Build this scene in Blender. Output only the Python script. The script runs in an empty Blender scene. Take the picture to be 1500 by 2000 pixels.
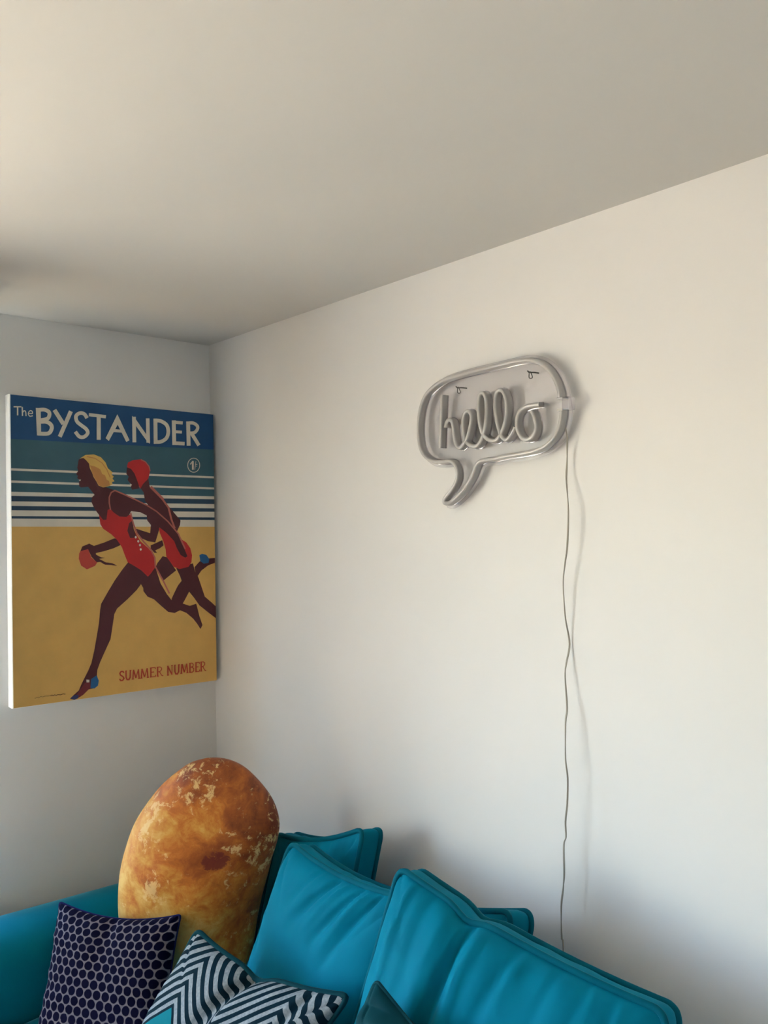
import bpy, bmesh, math, random
from mathutils import Vector, Matrix, noise, geometry

# ------------------------------------------------------------------ camera, sky, sun, exposure
SC = bpy.context.scene
COL = SC.collection
SC.view_settings.view_transform = 'Standard'
SC.view_settings.look = 'None'
SC.view_settings.gamma = 1.0
SC.view_settings.use_curve_mapping = False
SC.view_settings.exposure = 0.86

H = 2.25            # ceiling height
LEAN = 0.018        # the poster wall is slightly out of plumb
ROOM_X, ROOM_Y = 4.3, -3.7

cam_data = bpy.data.cameras.new('camera')
cam_data.sensor_fit = 'VERTICAL'
cam_data.sensor_height = 36.0
cam_data.lens = 1450.0 / 2000.0 * 36.0
cam_data.clip_start = 0.02
cam = bpy.data.objects.new('camera', cam_data)
COL.objects.link(cam)
yaw, pitch, roll = math.radians(138.17), math.radians(-0.37), math.radians(-0.53)
fw = Vector((math.cos(pitch) * math.cos(yaw), math.cos(pitch) * math.sin(yaw), math.sin(pitch)))
rt = Vector((math.sin(yaw), -math.cos(yaw), 0))
up = rt.cross(fw)
rt, up = math.cos(roll) * rt + math.sin(roll) * up, -math.sin(roll) * rt + math.cos(roll) * up
cam.matrix_world = Matrix((
    (rt.x, up.x, -fw.x, 2.257), (rt.y, up.y, -fw.y, -1.235), (rt.z, up.z, -fw.z, 1.70), (0, 0, 0, 1)))
SC.camera = cam

world = bpy.data.worlds.new('daylight')
SC.world = world
world.use_nodes = True
wn = world.node_tree
wn.nodes.clear()
w_out = wn.nodes.new('ShaderNodeOutputWorld')
w_bg = wn.nodes.new('ShaderNodeBackground')
w_sky = wn.nodes.new('ShaderNodeTexSky')
w_sky.sky_type = 'NISHITA'
w_sky.sun_disc = False
w_sky.sun_elevation = math.radians(61)
w_sky.sun_rotation = math.radians(276)
w_sky.air_density = 1.0
w_sky.dust_density = 1.0
wn.links.new(w_sky.outputs[0], w_bg.inputs[0])
w_bg.inputs[1].default_value = 2.6
wn.links.new(w_bg.outputs[0], w_out.inputs[0])

SUN_DIR = Vector((0.46, -0.05, -0.85)).normalized()
sun_d = bpy.data.lights.new('sun', 'SUN')
sun_d.energy = 44.0
sun_d.color = (1.0, 0.89, 0.74)
sun_d.angle = math.radians(0.6)
sun = bpy.data.objects.new('sun', sun_d)
sun.rotation_euler = SUN_DIR.to_track_quat('-Z', 'Y').to_euler()
COL.objects.link(sun)

WIN1 = dict(y0=-3.20, y1=-0.80, z0=0.70, z1=2.05)     # in the poster wall, left of the view


def portal(name, loc, rot, sx, sy):
    d = bpy.data.lights.new(name, 'AREA')
    d.shape = 'RECTANGLE'
    d.size, d.size_y = sx, sy
    d.cycles.is_portal = True
    o = bpy.data.objects.new(name, d)
    o.location = loc
    o.rotation_euler = rot
    COL.objects.link(o)


portal('sky_portal', (-0.27, (WIN1['y0'] + WIN1['y1']) / 2, (WIN1['z0'] + WIN1['z1']) / 2),
       (0, math.radians(-90), 0), WIN1['z1'] - WIN1['z0'], WIN1['y1'] - WIN1['y0'])

# ------------------------------------------------------------------ traced layout data (metres, or 0..1 on the print)
PRINT = [
('title_band_print','title',[[(0,1),(1,1),(1,0.8652),(0,0.8558)]]),
('sea_print','teal',[[(0,0.8558),(1,0.8652),(1,0.5761),(0,0.5772)]]),
('sand_print','sand',[[(0,0.5772),(1,0.5761),(1,0),(0,0)]]),
('surf_stripe_print','white',[[(0,0.7626),(1,0.7651),(1,0.7576),(0,0.7553)]]),
('surf_stripe_print','white',[[(0,0.724),(1,0.7236),(1,0.7161),(0,0.7167)]]),
('surf_stripe_print','white',[[(0,0.6879),(1,0.6901),(1,0.6792),(0,0.6747)]]),
('surf_stripe_print','white',[[(0,0.6576),(1,0.6613),(1,0.6452),(0,0.643)]]),
('surf_stripe_print','white',[[(0,0.6293),(1,0.6325),(1,0.6112),(0,0.6108)]]),
('surf_stripe_print','white',[[(0,0.603),(1,0.6015),(1,0.5761),(0,0.5772)]]),
('surf_stripe_print','navy',[[(0,0.6747),(1,0.6792),(1,0.6613),(0,0.6576)]]),
('surf_stripe_print','navy',[[(0,0.643),(1,0.6452),(1,0.6325),(0,0.6293)]]),
('surf_stripe_print','navy',[[(0,0.6108),(1,0.6112),(1,0.6015),(0,0.603)]]),
('red_cap_runner_print','skin',[[(0.7034,0.4711),(0.6743,0.4464),(0.6655,0.433),(0.7047,0.3833),(0.7485,0.4055),(0.7751,0.4186),(0.7264,0.4668)]]),
('red_cap_runner_print','skin',[[(0.877,0.4279),(0.9049,0.4474),(0.9297,0.457),(0.9608,0.4584),(0.9953,0.4598),(0.9949,0.4415),(0.954,0.4322),(0.9165,0.4149),(0.8947,0.3954),(0.8826,0.4017)]]),
('red_cap_runner_print','skin',[[(0.7753,0.4264),(0.8682,0.4422),(0.8826,0.4037),(0.8947,0.3954),(0.9094,0.3667),(0.9331,0.3175),(0.97,0.2956),(0.9979,0.2781),(0.9989,0.234),(0.9444,0.2624),(0.9017,0.2866),(0.8718,0.316),(0.845,0.339),(0.8205,0.3102),(0.8083,0.2968),(0.7758,0.2943),(0.7469,0.3153),(0.7649,0.3401),(0.7829,0.3631),(0.804,0.3802),(0.7954,0.3982)]]),
('red_cap_runner_print','skin',[[(0.5883,0.717),(0.6092,0.7298),(0.6333,0.7468),(0.64,0.7182),(0.6626,0.7063),(0.6986,0.6863),(0.7349,0.6535),(0.7654,0.6288),(0.8025,0.5995),(0.7991,0.5827),(0.7829,0.5608),(0.7581,0.5701),(0.7088,0.5702),(0.6606,0.595),(0.643,0.6196),(0.6316,0.6523),(0.614,0.6685),(0.6086,0.697)]]),
('red_cap_runner_print','skin',[[(0.5253,0.7822),(0.5513,0.781),(0.5742,0.7533),(0.5867,0.7292),(0.5841,0.7108),(0.5501,0.706),(0.5432,0.714),(0.548,0.7242),(0.536,0.732),(0.5275,0.7399),(0.5334,0.7513),(0.522,0.7599)]]),
('red_cap_runner_print','skin',[[(0.6221,0.6194),(0.6733,0.628),(0.697,0.595),(0.681,0.5537),(0.6653,0.5208),(0.6294,0.5252),(0.5881,0.5378),(0.565,0.5582),(0.5681,0.5696),(0.6003,0.5622),(0.6389,0.5538),(0.6436,0.5826),(0.6247,0.599)],[(0.6411,0.5107),(0.6653,0.5175),(0.7019,0.5287),(0.7089,0.51),(0.6892,0.4998),(0.6648,0.4927),(0.6737,0.4827),(0.6586,0.4846),(0.6409,0.5005)]]),
('red_cap_runner_print','red',[[(0.6844,0.5702),(0.7089,0.5805),(0.7394,0.5659),(0.77,0.5365),(0.8075,0.5299),(0.8327,0.5191),(0.8547,0.4977),(0.8638,0.4721),(0.8601,0.4466),(0.8437,0.43),(0.7929,0.4228),(0.7618,0.432),(0.7223,0.4703),(0.7197,0.4953),(0.7079,0.5245),(0.6901,0.5536)]]),
('red_cap_runner_print','red',[[(0.5254,0.7874),(0.5314,0.8006),(0.5576,0.8097),(0.5958,0.814),(0.6194,0.8059),(0.637,0.7901),(0.6427,0.7738),(0.6333,0.7468),(0.6062,0.7276),(0.5899,0.7089),(0.5797,0.7311),(0.5627,0.7631),(0.5455,0.7788),(0.5282,0.7823)]]),
('red_cap_runner_print','pink',[[(0.5946,0.8115),(0.6176,0.8043),(0.6212,0.8074),(0.597,0.8149)],[(0.6176,0.8043),(0.6351,0.7892),(0.6401,0.791),(0.6212,0.8074)],[(0.6351,0.7892),(0.6401,0.7733),(0.6454,0.7743),(0.6401,0.791)],[(0.652,0.7079),(0.6948,0.6799),(0.7023,0.6844),(0.6588,0.7127)],[(0.6948,0.6799),(0.7332,0.6438),(0.7424,0.6467),(0.7023,0.6844)],[(0.7332,0.6438),(0.7478,0.6025),(0.7573,0.6046),(0.7424,0.6467)],[(0.7478,0.6025),(0.7659,0.5689),(0.7753,0.5712),(0.7573,0.6046)],[(0.64,0.715),(0.6638,0.699),(0.6733,0.7056),(0.6495,0.7216)],[(0.6638,0.699),(0.7058,0.6707),(0.7155,0.6774),(0.6733,0.7056)]]),
('red_cap_runner_print','blue',[[(0.9053,0.4716),(0.9208,0.4762),(0.9455,0.4717),(0.962,0.4564),(0.9573,0.4415),(0.9293,0.4396),(0.9098,0.4493)]]),
('red_cap_runner_print','white',[[(0.5377,0.7272),(0.5492,0.7242),(0.5456,0.7193)]]),
('blonde_runner_print','skin',[[(0.5299,0.4571),(0.497,0.4295),(0.459,0.393),(0.4268,0.3568),(0.3923,0.3156),(0.3868,0.2955),(0.3809,0.2515),(0.3699,0.208),(0.3563,0.1574),(0.3429,0.1181),(0.3273,0.0938),(0.3118,0.0733),(0.2965,0.0529),(0.2837,0.0323),(0.2561,0.0169),(0.2437,0.0092),(0.2633,0.0036),(0.3034,0.0159),(0.3289,0.0317),(0.3544,0.0329),(0.3725,0.0422),(0.3753,0.0567),(0.3679,0.0757),(0.3707,0.0939),(0.384,0.1186),(0.4052,0.1502),(0.4347,0.1927),(0.446,0.2404),(0.4545,0.2773),(0.4681,0.2953),(0.5223,0.3267),(0.5664,0.3553),(0.5888,0.3755),(0.5997,0.3618),(0.6006,0.3502),(0.6214,0.3302),(0.655,0.3192),(0.6888,0.2964),(0.7286,0.2711),(0.7635,0.2654),(0.7931,0.2738),(0.8286,0.2621),(0.8643,0.2404),(0.8881,0.219),(0.9061,0.1991),(0.9174,0.2133),(0.9009,0.2464),(0.8893,0.2791),(0.8835,0.2934),(0.8471,0.2871),(0.8113,0.2967),(0.776,0.3081),(0.7468,0.3133),(0.724,0.3338),(0.6902,0.3741),(0.6655,0.4291),(0.6235,0.4494),(0.5792,0.4618)]]),
('blonde_runner_print','skin',[[(0.2955,0.8016),(0.3278,0.8126),(0.3573,0.7902),(0.3758,0.7515),(0.3864,0.7243),(0.4138,0.7131),(0.4584,0.7029),(0.5094,0.6891),(0.5554,0.6769),(0.5903,0.6608),(0.6316,0.6531),(0.6734,0.633),(0.7094,0.6075),(0.746,0.5835),(0.7859,0.5532),(0.8042,0.5194),(0.8227,0.4939),(0.8381,0.4683),(0.8253,0.4634),(0.8002,0.474),(0.7805,0.4987),(0.7666,0.524),(0.7269,0.5535),(0.6845,0.5764),(0.6606,0.597),(0.625,0.6154),(0.5897,0.6274),(0.543,0.631),(0.5193,0.5986),(0.4509,0.5865),(0.4064,0.5943),(0.3901,0.614),(0.3658,0.6374),(0.3515,0.6607),(0.3555,0.6765),(0.3666,0.6845),(0.3504,0.6999),(0.3371,0.7113),(0.3047,0.7083),(0.2963,0.7123),(0.2954,0.7259),(0.3019,0.7319),(0.2881,0.7393),(0.2904,0.7471),(0.283,0.7527),(0.2922,0.7638),(0.2887,0.7742)]]),
('blonde_runner_print','skin',[[(0.4585,0.5367),(0.4108,0.5232),(0.3611,0.5119),(0.3395,0.52),(0.3071,0.5106),(0.2972,0.4933),(0.3338,0.5006),(0.3497,0.4749),(0.3739,0.4561),(0.3888,0.4577),(0.4124,0.4474),(0.443,0.4455),(0.4722,0.442),(0.4487,0.4513),(0.4164,0.4552),(0.3851,0.4676),(0.4128,0.471),(0.3934,0.473),(0.3705,0.4824),(0.3695,0.4875),(0.4103,0.4936),(0.4552,0.5029),(0.4922,0.5144),(0.4783,0.5345)]]),
('blonde_runner_print','bag',[[(0.2989,0.4952),(0.3339,0.5017),(0.3486,0.473),(0.3756,0.456),(0.3656,0.4445),(0.3274,0.4337),(0.3008,0.4468),(0.2905,0.4702),(0.2924,0.4876)]]),
('blonde_runner_print','red',[[(0.4281,0.634),(0.4416,0.6381),(0.4572,0.6255),(0.4852,0.6121),(0.5195,0.6107),(0.5382,0.6197),(0.5482,0.5947),(0.5536,0.5704),(0.565,0.5542),(0.5879,0.5256),(0.629,0.5006),(0.6525,0.4798),(0.6629,0.4549),(0.6607,0.4302),(0.6393,0.4103),(0.6242,0.4001),(0.592,0.423),(0.563,0.4367),(0.5227,0.4537),(0.5115,0.474),(0.4949,0.5064),(0.4726,0.5306),(0.4447,0.5507),(0.406,0.5698),(0.3924,0.5856),(0.3869,0.6179),(0.4065,0.5999),(0.422,0.6007)]]),
('blonde_runner_print','skin',[[(0.5494,0.5987),(0.5319,0.5886),(0.5233,0.5624),(0.5368,0.5373),(0.5559,0.538),(0.5671,0.5452),(0.5547,0.5704)]]),
('blonde_runner_print','pink',[[(0.4454,0.6346),(0.4397,0.6582),(0.433,0.6577),(0.4388,0.6337)],[(0.4397,0.6582),(0.44,0.6774),(0.4333,0.6782),(0.433,0.6577)],[(0.44,0.6774),(0.4486,0.6923),(0.4432,0.6955),(0.4333,0.6782)],[(0.4486,0.6923),(0.4642,0.6988),(0.4639,0.7041),(0.4432,0.6955)],[(0.4642,0.6988),(0.5079,0.6864),(0.5108,0.6909),(0.4639,0.7041)],[(0.5079,0.6864),(0.5654,0.6688),(0.5685,0.6733),(0.5108,0.6909)],[(0.5654,0.6688),(0.6239,0.6493),(0.6274,0.6536),(0.5685,0.6733)],[(0.6239,0.6493),(0.6711,0.6293),(0.6755,0.6333),(0.6274,0.6536)],[(0.6711,0.6293),(0.7311,0.5934),(0.7365,0.5969),(0.6755,0.6333)],[(0.7311,0.5934),(0.7858,0.5497),(0.7923,0.5525),(0.7365,0.5969)],[(0.7858,0.5497),(0.8224,0.4949),(0.8294,0.497),(0.7923,0.5525)],[(0.5369,0.6243),(0.5502,0.5858),(0.5575,0.5874),(0.5442,0.6256)],[(0.5502,0.5858),(0.5674,0.5528),(0.5742,0.5554),(0.5575,0.5874)],[(0.5674,0.5528),(0.6026,0.5217),(0.6085,0.5251),(0.5742,0.5554)],[(0.6026,0.5217),(0.6376,0.4949),(0.6441,0.4979),(0.6085,0.5251)],[(0.6376,0.4949),(0.6575,0.4666),(0.6652,0.4679),(0.6441,0.4979)],[(0.6575,0.4666),(0.6599,0.4336),(0.6676,0.435),(0.6652,0.4679)],[(0.6599,0.4336),(0.7018,0.3804),(0.7089,0.3827),(0.6676,0.435)],[(0.7018,0.3804),(0.7328,0.3357),(0.7401,0.3379),(0.7089,0.3827)]]),
('blonde_runner_print','white',[[(0.57,0.5399),(0.5684,0.5368),(0.5646,0.5355),(0.561,0.5368),(0.5595,0.54),(0.5611,0.5431),(0.5648,0.5444),(0.5685,0.5431)],[(0.5826,0.5256),(0.581,0.5225),(0.5773,0.5212),(0.5736,0.5225),(0.5721,0.5257),(0.5737,0.5289),(0.5774,0.5301),(0.5811,0.5288)],[(0.5912,0.5121),(0.5896,0.509),(0.5858,0.5077),(0.5821,0.509),(0.5806,0.5122),(0.5822,0.5154),(0.586,0.5166),(0.5897,0.5153)],[(0.5945,0.497),(0.5929,0.4939),(0.5891,0.4926),(0.5854,0.494),(0.5839,0.4971),(0.5855,0.5003),(0.5893,0.5015),(0.593,0.5002)]]),
('blonde_runner_print','white',[[(0.2934,0.7336),(0.3051,0.7347),(0.3008,0.7291)]]),
('blonde_runner_print','hair',[[(0.2998,0.8049),(0.3279,0.8185),(0.3659,0.8216),(0.3988,0.8135),(0.4207,0.7965),(0.4315,0.777),(0.4538,0.7638),(0.4491,0.7557),(0.4592,0.7492),(0.4534,0.7419),(0.4634,0.7334),(0.4504,0.7298),(0.4531,0.7227),(0.4362,0.7156),(0.4082,0.7106),(0.3862,0.7164),(0.3755,0.7311),(0.362,0.7464),(0.3568,0.7588),(0.3462,0.7742),(0.3426,0.7897),(0.3276,0.8017),(0.317,0.8075)]]),
('blonde_runner_print','hairshade',[[(0.3468,0.784),(0.3708,0.7809),(0.3954,0.7719),(0.4034,0.7563),(0.4172,0.7528),(0.4253,0.7371),(0.4364,0.7335),(0.4407,0.7184),(0.4083,0.7121),(0.3873,0.7172),(0.3766,0.7319),(0.3626,0.748),(0.3579,0.7581)]]),
('blonde_runner_print','hairshade',[[(0.3327,0.8113),(0.3703,0.8069),(0.3721,0.81),(0.3337,0.8144)],[(0.3703,0.8069),(0.4024,0.7927),(0.4056,0.7951),(0.3721,0.81)],[(0.4024,0.7927),(0.4239,0.772),(0.4279,0.7737),(0.4056,0.7951)],[(0.4239,0.772),(0.4402,0.7449),(0.4443,0.7462),(0.4279,0.7737)]]),
('blonde_runner_print','shoe',[[(0.2836,0.028),(0.3116,0.0551),(0.3343,0.0549),(0.3401,0.0343),(0.3289,0.0317),(0.3034,0.0159),(0.2783,0.0068),(0.2675,0.014)]]),
('blonde_runner_print','blue',[[(0.3406,0.0653),(0.3663,0.0751),(0.3763,0.0566),(0.3724,0.0404),(0.3554,0.0321),(0.3371,0.0353)]]),
('blonde_runner_print','bluetoe',[[(0.2437,0.0092),(0.2561,0.0169),(0.2735,0.0188),(0.2834,0.0179),(0.2783,0.0068),(0.2633,0.0033)]]),
('blonde_runner_print','white',[[(0.3183,0.0654),(0.3324,0.0635),(0.3323,0.0547),(0.3192,0.0559)]]),
('title_lettering','white',[[(0.1084,0.9614),(0.1295,0.9624),(0.1299,0.873),(0.1123,0.8726)],[(0.1191,0.9494),(0.1257,0.9503),(0.1243,0.9624),(0.1179,0.9615)],[(0.1257,0.9503),(0.1323,0.9513),(0.131,0.9634),(0.1243,0.9624)],[(0.1323,0.9513),(0.138,0.952),(0.1382,0.9643),(0.131,0.9634)],[(0.138,0.952),(0.1428,0.9521),(0.1454,0.9644),(0.1382,0.9643)],[(0.1428,0.9521),(0.1472,0.9515),(0.1523,0.9637),(0.1454,0.9644)],[(0.1472,0.9515),(0.1517,0.9506),(0.1588,0.9622),(0.1523,0.9637)],[(0.1517,0.9506),(0.1553,0.9493),(0.1646,0.9603),(0.1588,0.9622)],[(0.1553,0.9493),(0.1575,0.9482),(0.1697,0.9576),(0.1646,0.9603)],[(0.1575,0.9482),(0.1584,0.9473),(0.1733,0.954),(0.1697,0.9576)],[(0.1584,0.9473),(0.1589,0.9462),(0.1753,0.9499),(0.1733,0.954)],[(0.1589,0.9462),(0.159,0.9447),(0.1757,0.9457),(0.1753,0.9499)],[(0.159,0.9447),(0.1587,0.9427),(0.1751,0.9418),(0.1757,0.9457)],[(0.1587,0.9427),(0.158,0.9402),(0.1739,0.9379),(0.1751,0.9418)],[(0.158,0.9402),(0.1568,0.9378),(0.1718,0.9334),(0.1739,0.9379)],[(0.1568,0.9378),(0.1553,0.9359),(0.1679,0.9285),(0.1718,0.9334)],[(0.1553,0.9359),(0.1532,0.9345),(0.1616,0.9242),(0.1679,0.9285)],[(0.1532,0.9345),(0.1489,0.933),(0.1534,0.9214),(0.1616,0.9242)],[(0.1489,0.933),(0.1419,0.9314),(0.1447,0.9195),(0.1534,0.9214)],[(0.1419,0.9314),(0.1334,0.9299),(0.136,0.918),(0.1447,0.9195)],[(0.1334,0.9299),(0.1252,0.9283),(0.1279,0.9164),(0.136,0.918)],[(0.1264,0.9116),(0.134,0.9121),(0.1339,0.9249),(0.1265,0.9244)],[(0.134,0.9121),(0.1416,0.9127),(0.1416,0.9255),(0.1339,0.9249)],[(0.1416,0.9127),(0.148,0.913),(0.1499,0.9259),(0.1416,0.9255)],[(0.148,0.913),(0.1529,0.9126),(0.1582,0.9253),(0.1499,0.9259)],[(0.1529,0.9126),(0.1572,0.9115),(0.1656,0.9233),(0.1582,0.9253)],[(0.1572,0.9115),(0.1613,0.9097),(0.1721,0.9205),(0.1656,0.9233)],[(0.1613,0.9097),(0.1647,0.9075),(0.1777,0.917),(0.1721,0.9205)],[(0.1647,0.9075),(0.1667,0.9056),(0.182,0.9129),(0.1777,0.917)],[(0.1667,0.9056),(0.1677,0.9039),(0.1846,0.9082),(0.182,0.9129)],[(0.1677,0.9039),(0.168,0.9018),(0.1854,0.9031),(0.1846,0.9082)],[(0.168,0.9018),(0.1677,0.8994),(0.1848,0.8981),(0.1854,0.9031)],[(0.1677,0.8994),(0.1667,0.8967),(0.1831,0.8936),(0.1848,0.8981)],[(0.1667,0.8967),(0.1651,0.8937),(0.1808,0.8892),(0.1831,0.8936)],[(0.1651,0.8937),(0.1632,0.891),(0.1773,0.8843),(0.1808,0.8892)],[(0.1632,0.891),(0.1609,0.889),(0.1715,0.8792),(0.1773,0.8843)],[(0.1609,0.889),(0.1576,0.8875),(0.1628,0.8754),(0.1715,0.8792)],[(0.1576,0.8875),(0.1508,0.8864),(0.152,0.8737),(0.1628,0.8754)],[(0.1508,0.8864),(0.1407,0.8858),(0.1403,0.873),(0.152,0.8737)],[(0.1407,0.8858),(0.1291,0.8855),(0.1284,0.8727),(0.1403,0.873)],[(0.1291,0.8855),(0.1177,0.8851),(0.1172,0.8723),(0.1284,0.8727)]]),
('title_lettering','white',[[(0.1813,0.9564),(0.2201,0.9123),(0.2357,0.9204),(0.1967,0.9646)],[(0.2538,0.9631),(0.2028,0.8753),(0.2194,0.8708),(0.2707,0.9588)]]),
('title_lettering','white',[[(0.3431,0.946),(0.3405,0.9493),(0.3255,0.9426),(0.3283,0.9391)],[(0.3405,0.9493),(0.3378,0.9529),(0.3231,0.946),(0.3255,0.9426)],[(0.3378,0.9529),(0.3344,0.9568),(0.3209,0.9485),(0.3231,0.946)],[(0.3344,0.9568),(0.3295,0.9602),(0.3188,0.9499),(0.3209,0.9485)],[(0.3295,0.9602),(0.3236,0.9624),(0.3159,0.951),(0.3188,0.9499)],[(0.3236,0.9624),(0.3171,0.9639),(0.3122,0.9518),(0.3159,0.951)],[(0.3171,0.9639),(0.31,0.9644),(0.3087,0.9521),(0.3122,0.9518)],[(0.31,0.9644),(0.3028,0.9636),(0.3057,0.9518),(0.3087,0.9521)],[(0.3028,0.9636),(0.2956,0.9614),(0.3022,0.9507),(0.3057,0.9518)],[(0.2956,0.9614),(0.2887,0.9582),(0.2979,0.9488),(0.3022,0.9507)],[(0.2887,0.9582),(0.2823,0.954),(0.2946,0.9466),(0.2979,0.9488)],[(0.2823,0.954),(0.2775,0.9486),(0.2931,0.9449),(0.2946,0.9466)],[(0.2775,0.9486),(0.2759,0.9425),(0.2926,0.9429),(0.2931,0.9449)],[(0.2759,0.9425),(0.2764,0.9365),(0.2929,0.9394),(0.2926,0.9429)],[(0.2764,0.9365),(0.2783,0.9308),(0.2941,0.9356),(0.2929,0.9394)],[(0.2783,0.9308),(0.2813,0.9257),(0.296,0.9325),(0.2941,0.9356)],[(0.2813,0.9257),(0.2858,0.9214),(0.2984,0.9302),(0.296,0.9325)],[(0.2858,0.9214),(0.2913,0.918),(0.3021,0.9279),(0.2984,0.9302)],[(0.2913,0.918),(0.2967,0.9153),(0.3071,0.9254),(0.3021,0.9279)],[(0.2967,0.9153),(0.3021,0.9125),(0.3124,0.9227),(0.3071,0.9254)],[(0.3021,0.9125),(0.3082,0.9095),(0.3181,0.9199),(0.3124,0.9227)],[(0.3082,0.9095),(0.3148,0.9065),(0.3246,0.917),(0.3181,0.9199)],[(0.3148,0.9065),(0.3204,0.9038),(0.3313,0.9138),(0.3246,0.917)],[(0.3204,0.9038),(0.3244,0.9013),(0.3371,0.9101),(0.3313,0.9138)],[(0.3244,0.9013),(0.3271,0.8988),(0.3414,0.9062),(0.3371,0.9101)],[(0.3271,0.8988),(0.3289,0.8964),(0.3447,0.9019),(0.3414,0.9062)],[(0.3289,0.8964),(0.3296,0.8946),(0.3466,0.8969),(0.3447,0.9019)],[(0.3296,0.8946),(0.3295,0.8934),(0.3462,0.8913),(0.3466,0.8969)],[(0.3295,0.8934),(0.3283,0.8915),(0.3426,0.8858),(0.3462,0.8913)],[(0.3283,0.8915),(0.3253,0.8886),(0.3374,0.8808),(0.3426,0.8858)],[(0.3253,0.8886),(0.3213,0.8859),(0.3312,0.8766),(0.3374,0.8808)],[(0.3213,0.8859),(0.3179,0.8842),(0.3245,0.8733),(0.3312,0.8766)],[(0.3179,0.8842),(0.3146,0.8833),(0.3175,0.8715),(0.3245,0.8733)],[(0.3146,0.8833),(0.3108,0.8829),(0.31,0.8707),(0.3175,0.8715)],[(0.3108,0.8829),(0.3071,0.8831),(0.3024,0.8711),(0.31,0.8707)],[(0.3071,0.8831),(0.3039,0.8839),(0.295,0.873),(0.3024,0.8711)],[(0.3039,0.8839),(0.3006,0.8858),(0.2885,0.8767),(0.295,0.873)],[(0.3006,0.8858),(0.2967,0.8892),(0.2833,0.8813),(0.2885,0.8767)],[(0.2967,0.8892),(0.2922,0.8937),(0.2787,0.8858),(0.2833,0.8813)],[(0.2922,0.8937),(0.2876,0.898),(0.2743,0.89),(0.2787,0.8858)]]),
('title_lettering','white',[[(0.3433,0.9494),(0.4239,0.9473),(0.4261,0.9587),(0.3453,0.9606)],[(0.3808,0.9534),(0.3796,0.8716),(0.3989,0.8726),(0.4002,0.9546)]]),
('title_lettering','white',[[(0.4806,0.9652),(0.4906,0.9414),(0.4378,0.8708),(0.4221,0.8794)],[(0.4806,0.9652),(0.5393,0.8785),(0.5232,0.8712),(0.4714,0.9429)],[(0.4511,0.9025),(0.5114,0.9025),(0.5127,0.9129),(0.4524,0.9128)]]),
('title_lettering','white',[[(0.5537,0.961),(0.5541,0.8715),(0.5731,0.8726),(0.5727,0.9624)],[(0.5537,0.9644),(0.5717,0.954),(0.6427,0.8865),(0.6424,0.8708),(0.6296,0.8775),(0.5535,0.9479)],[(0.6238,0.9599),(0.6251,0.8738),(0.6437,0.8749),(0.6424,0.9613)]]),
('title_lettering','white',[[(0.6632,0.9613),(0.6628,0.8712),(0.6833,0.8723),(0.6837,0.9627)],[(0.6722,0.9493),(0.6802,0.9492),(0.6822,0.9622),(0.6745,0.9623)],[(0.6802,0.9492),(0.6879,0.9493),(0.6902,0.9623),(0.6822,0.9622)],[(0.6879,0.9493),(0.6947,0.949),(0.6991,0.9619),(0.6902,0.9623)],[(0.6947,0.949),(0.701,0.9481),(0.7081,0.9606),(0.6991,0.9619)],[(0.701,0.9481),(0.7079,0.9463),(0.717,0.9583),(0.7081,0.9606)],[(0.7079,0.9463),(0.715,0.9438),(0.726,0.9553),(0.717,0.9583)],[(0.715,0.9438),(0.7211,0.941),(0.7345,0.9512),(0.726,0.9553)],[(0.7211,0.941),(0.7254,0.9378),(0.7416,0.9461),(0.7345,0.9512)],[(0.7254,0.9378),(0.7283,0.9339),(0.7464,0.9398),(0.7416,0.9461)],[(0.7283,0.9339),(0.7305,0.9289),(0.7494,0.9328),(0.7464,0.9398)],[(0.7305,0.9289),(0.7316,0.9233),(0.7509,0.9256),(0.7494,0.9328)],[(0.7316,0.9233),(0.7318,0.918),(0.7511,0.9186),(0.7509,0.9256)],[(0.7318,0.918),(0.7309,0.9128),(0.75,0.9117),(0.7511,0.9186)],[(0.7309,0.9128),(0.7291,0.9075),(0.7475,0.9047),(0.75,0.9117)],[(0.7291,0.9075),(0.7264,0.9027),(0.7436,0.8978),(0.7475,0.9047)],[(0.7264,0.9027),(0.7229,0.8987),(0.7381,0.8915),(0.7436,0.8978)],[(0.7229,0.8987),(0.7183,0.8953),(0.7306,0.886),(0.7381,0.8915)],[(0.7183,0.8953),(0.712,0.892),(0.7218,0.8814),(0.7306,0.886)],[(0.712,0.892),(0.7049,0.8891),(0.7128,0.8778),(0.7218,0.8814)],[(0.7049,0.8891),(0.6984,0.887),(0.7039,0.8749),(0.7128,0.8778)],[(0.6984,0.887),(0.6929,0.8859),(0.6952,0.8731),(0.7039,0.8749)],[(0.6929,0.8859),(0.6872,0.8854),(0.687,0.8725),(0.6952,0.8731)],[(0.6872,0.8854),(0.6804,0.8853),(0.6798,0.8723),(0.687,0.8725)],[(0.6804,0.8853),(0.6732,0.8849),(0.6731,0.872),(0.6798,0.8723)]]),
('title_lettering','white',[[(0.7611,0.9611),(0.762,0.8718),(0.7831,0.8731),(0.7823,0.9626)],[(0.7664,0.9496),(0.82,0.9493),(0.8219,0.9609),(0.7682,0.961)],[(0.7704,0.9156),(0.8151,0.9163),(0.8162,0.9267),(0.7714,0.9259)],[(0.7694,0.8726),(0.8292,0.8731),(0.8306,0.8864),(0.7708,0.8858)]]),
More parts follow.
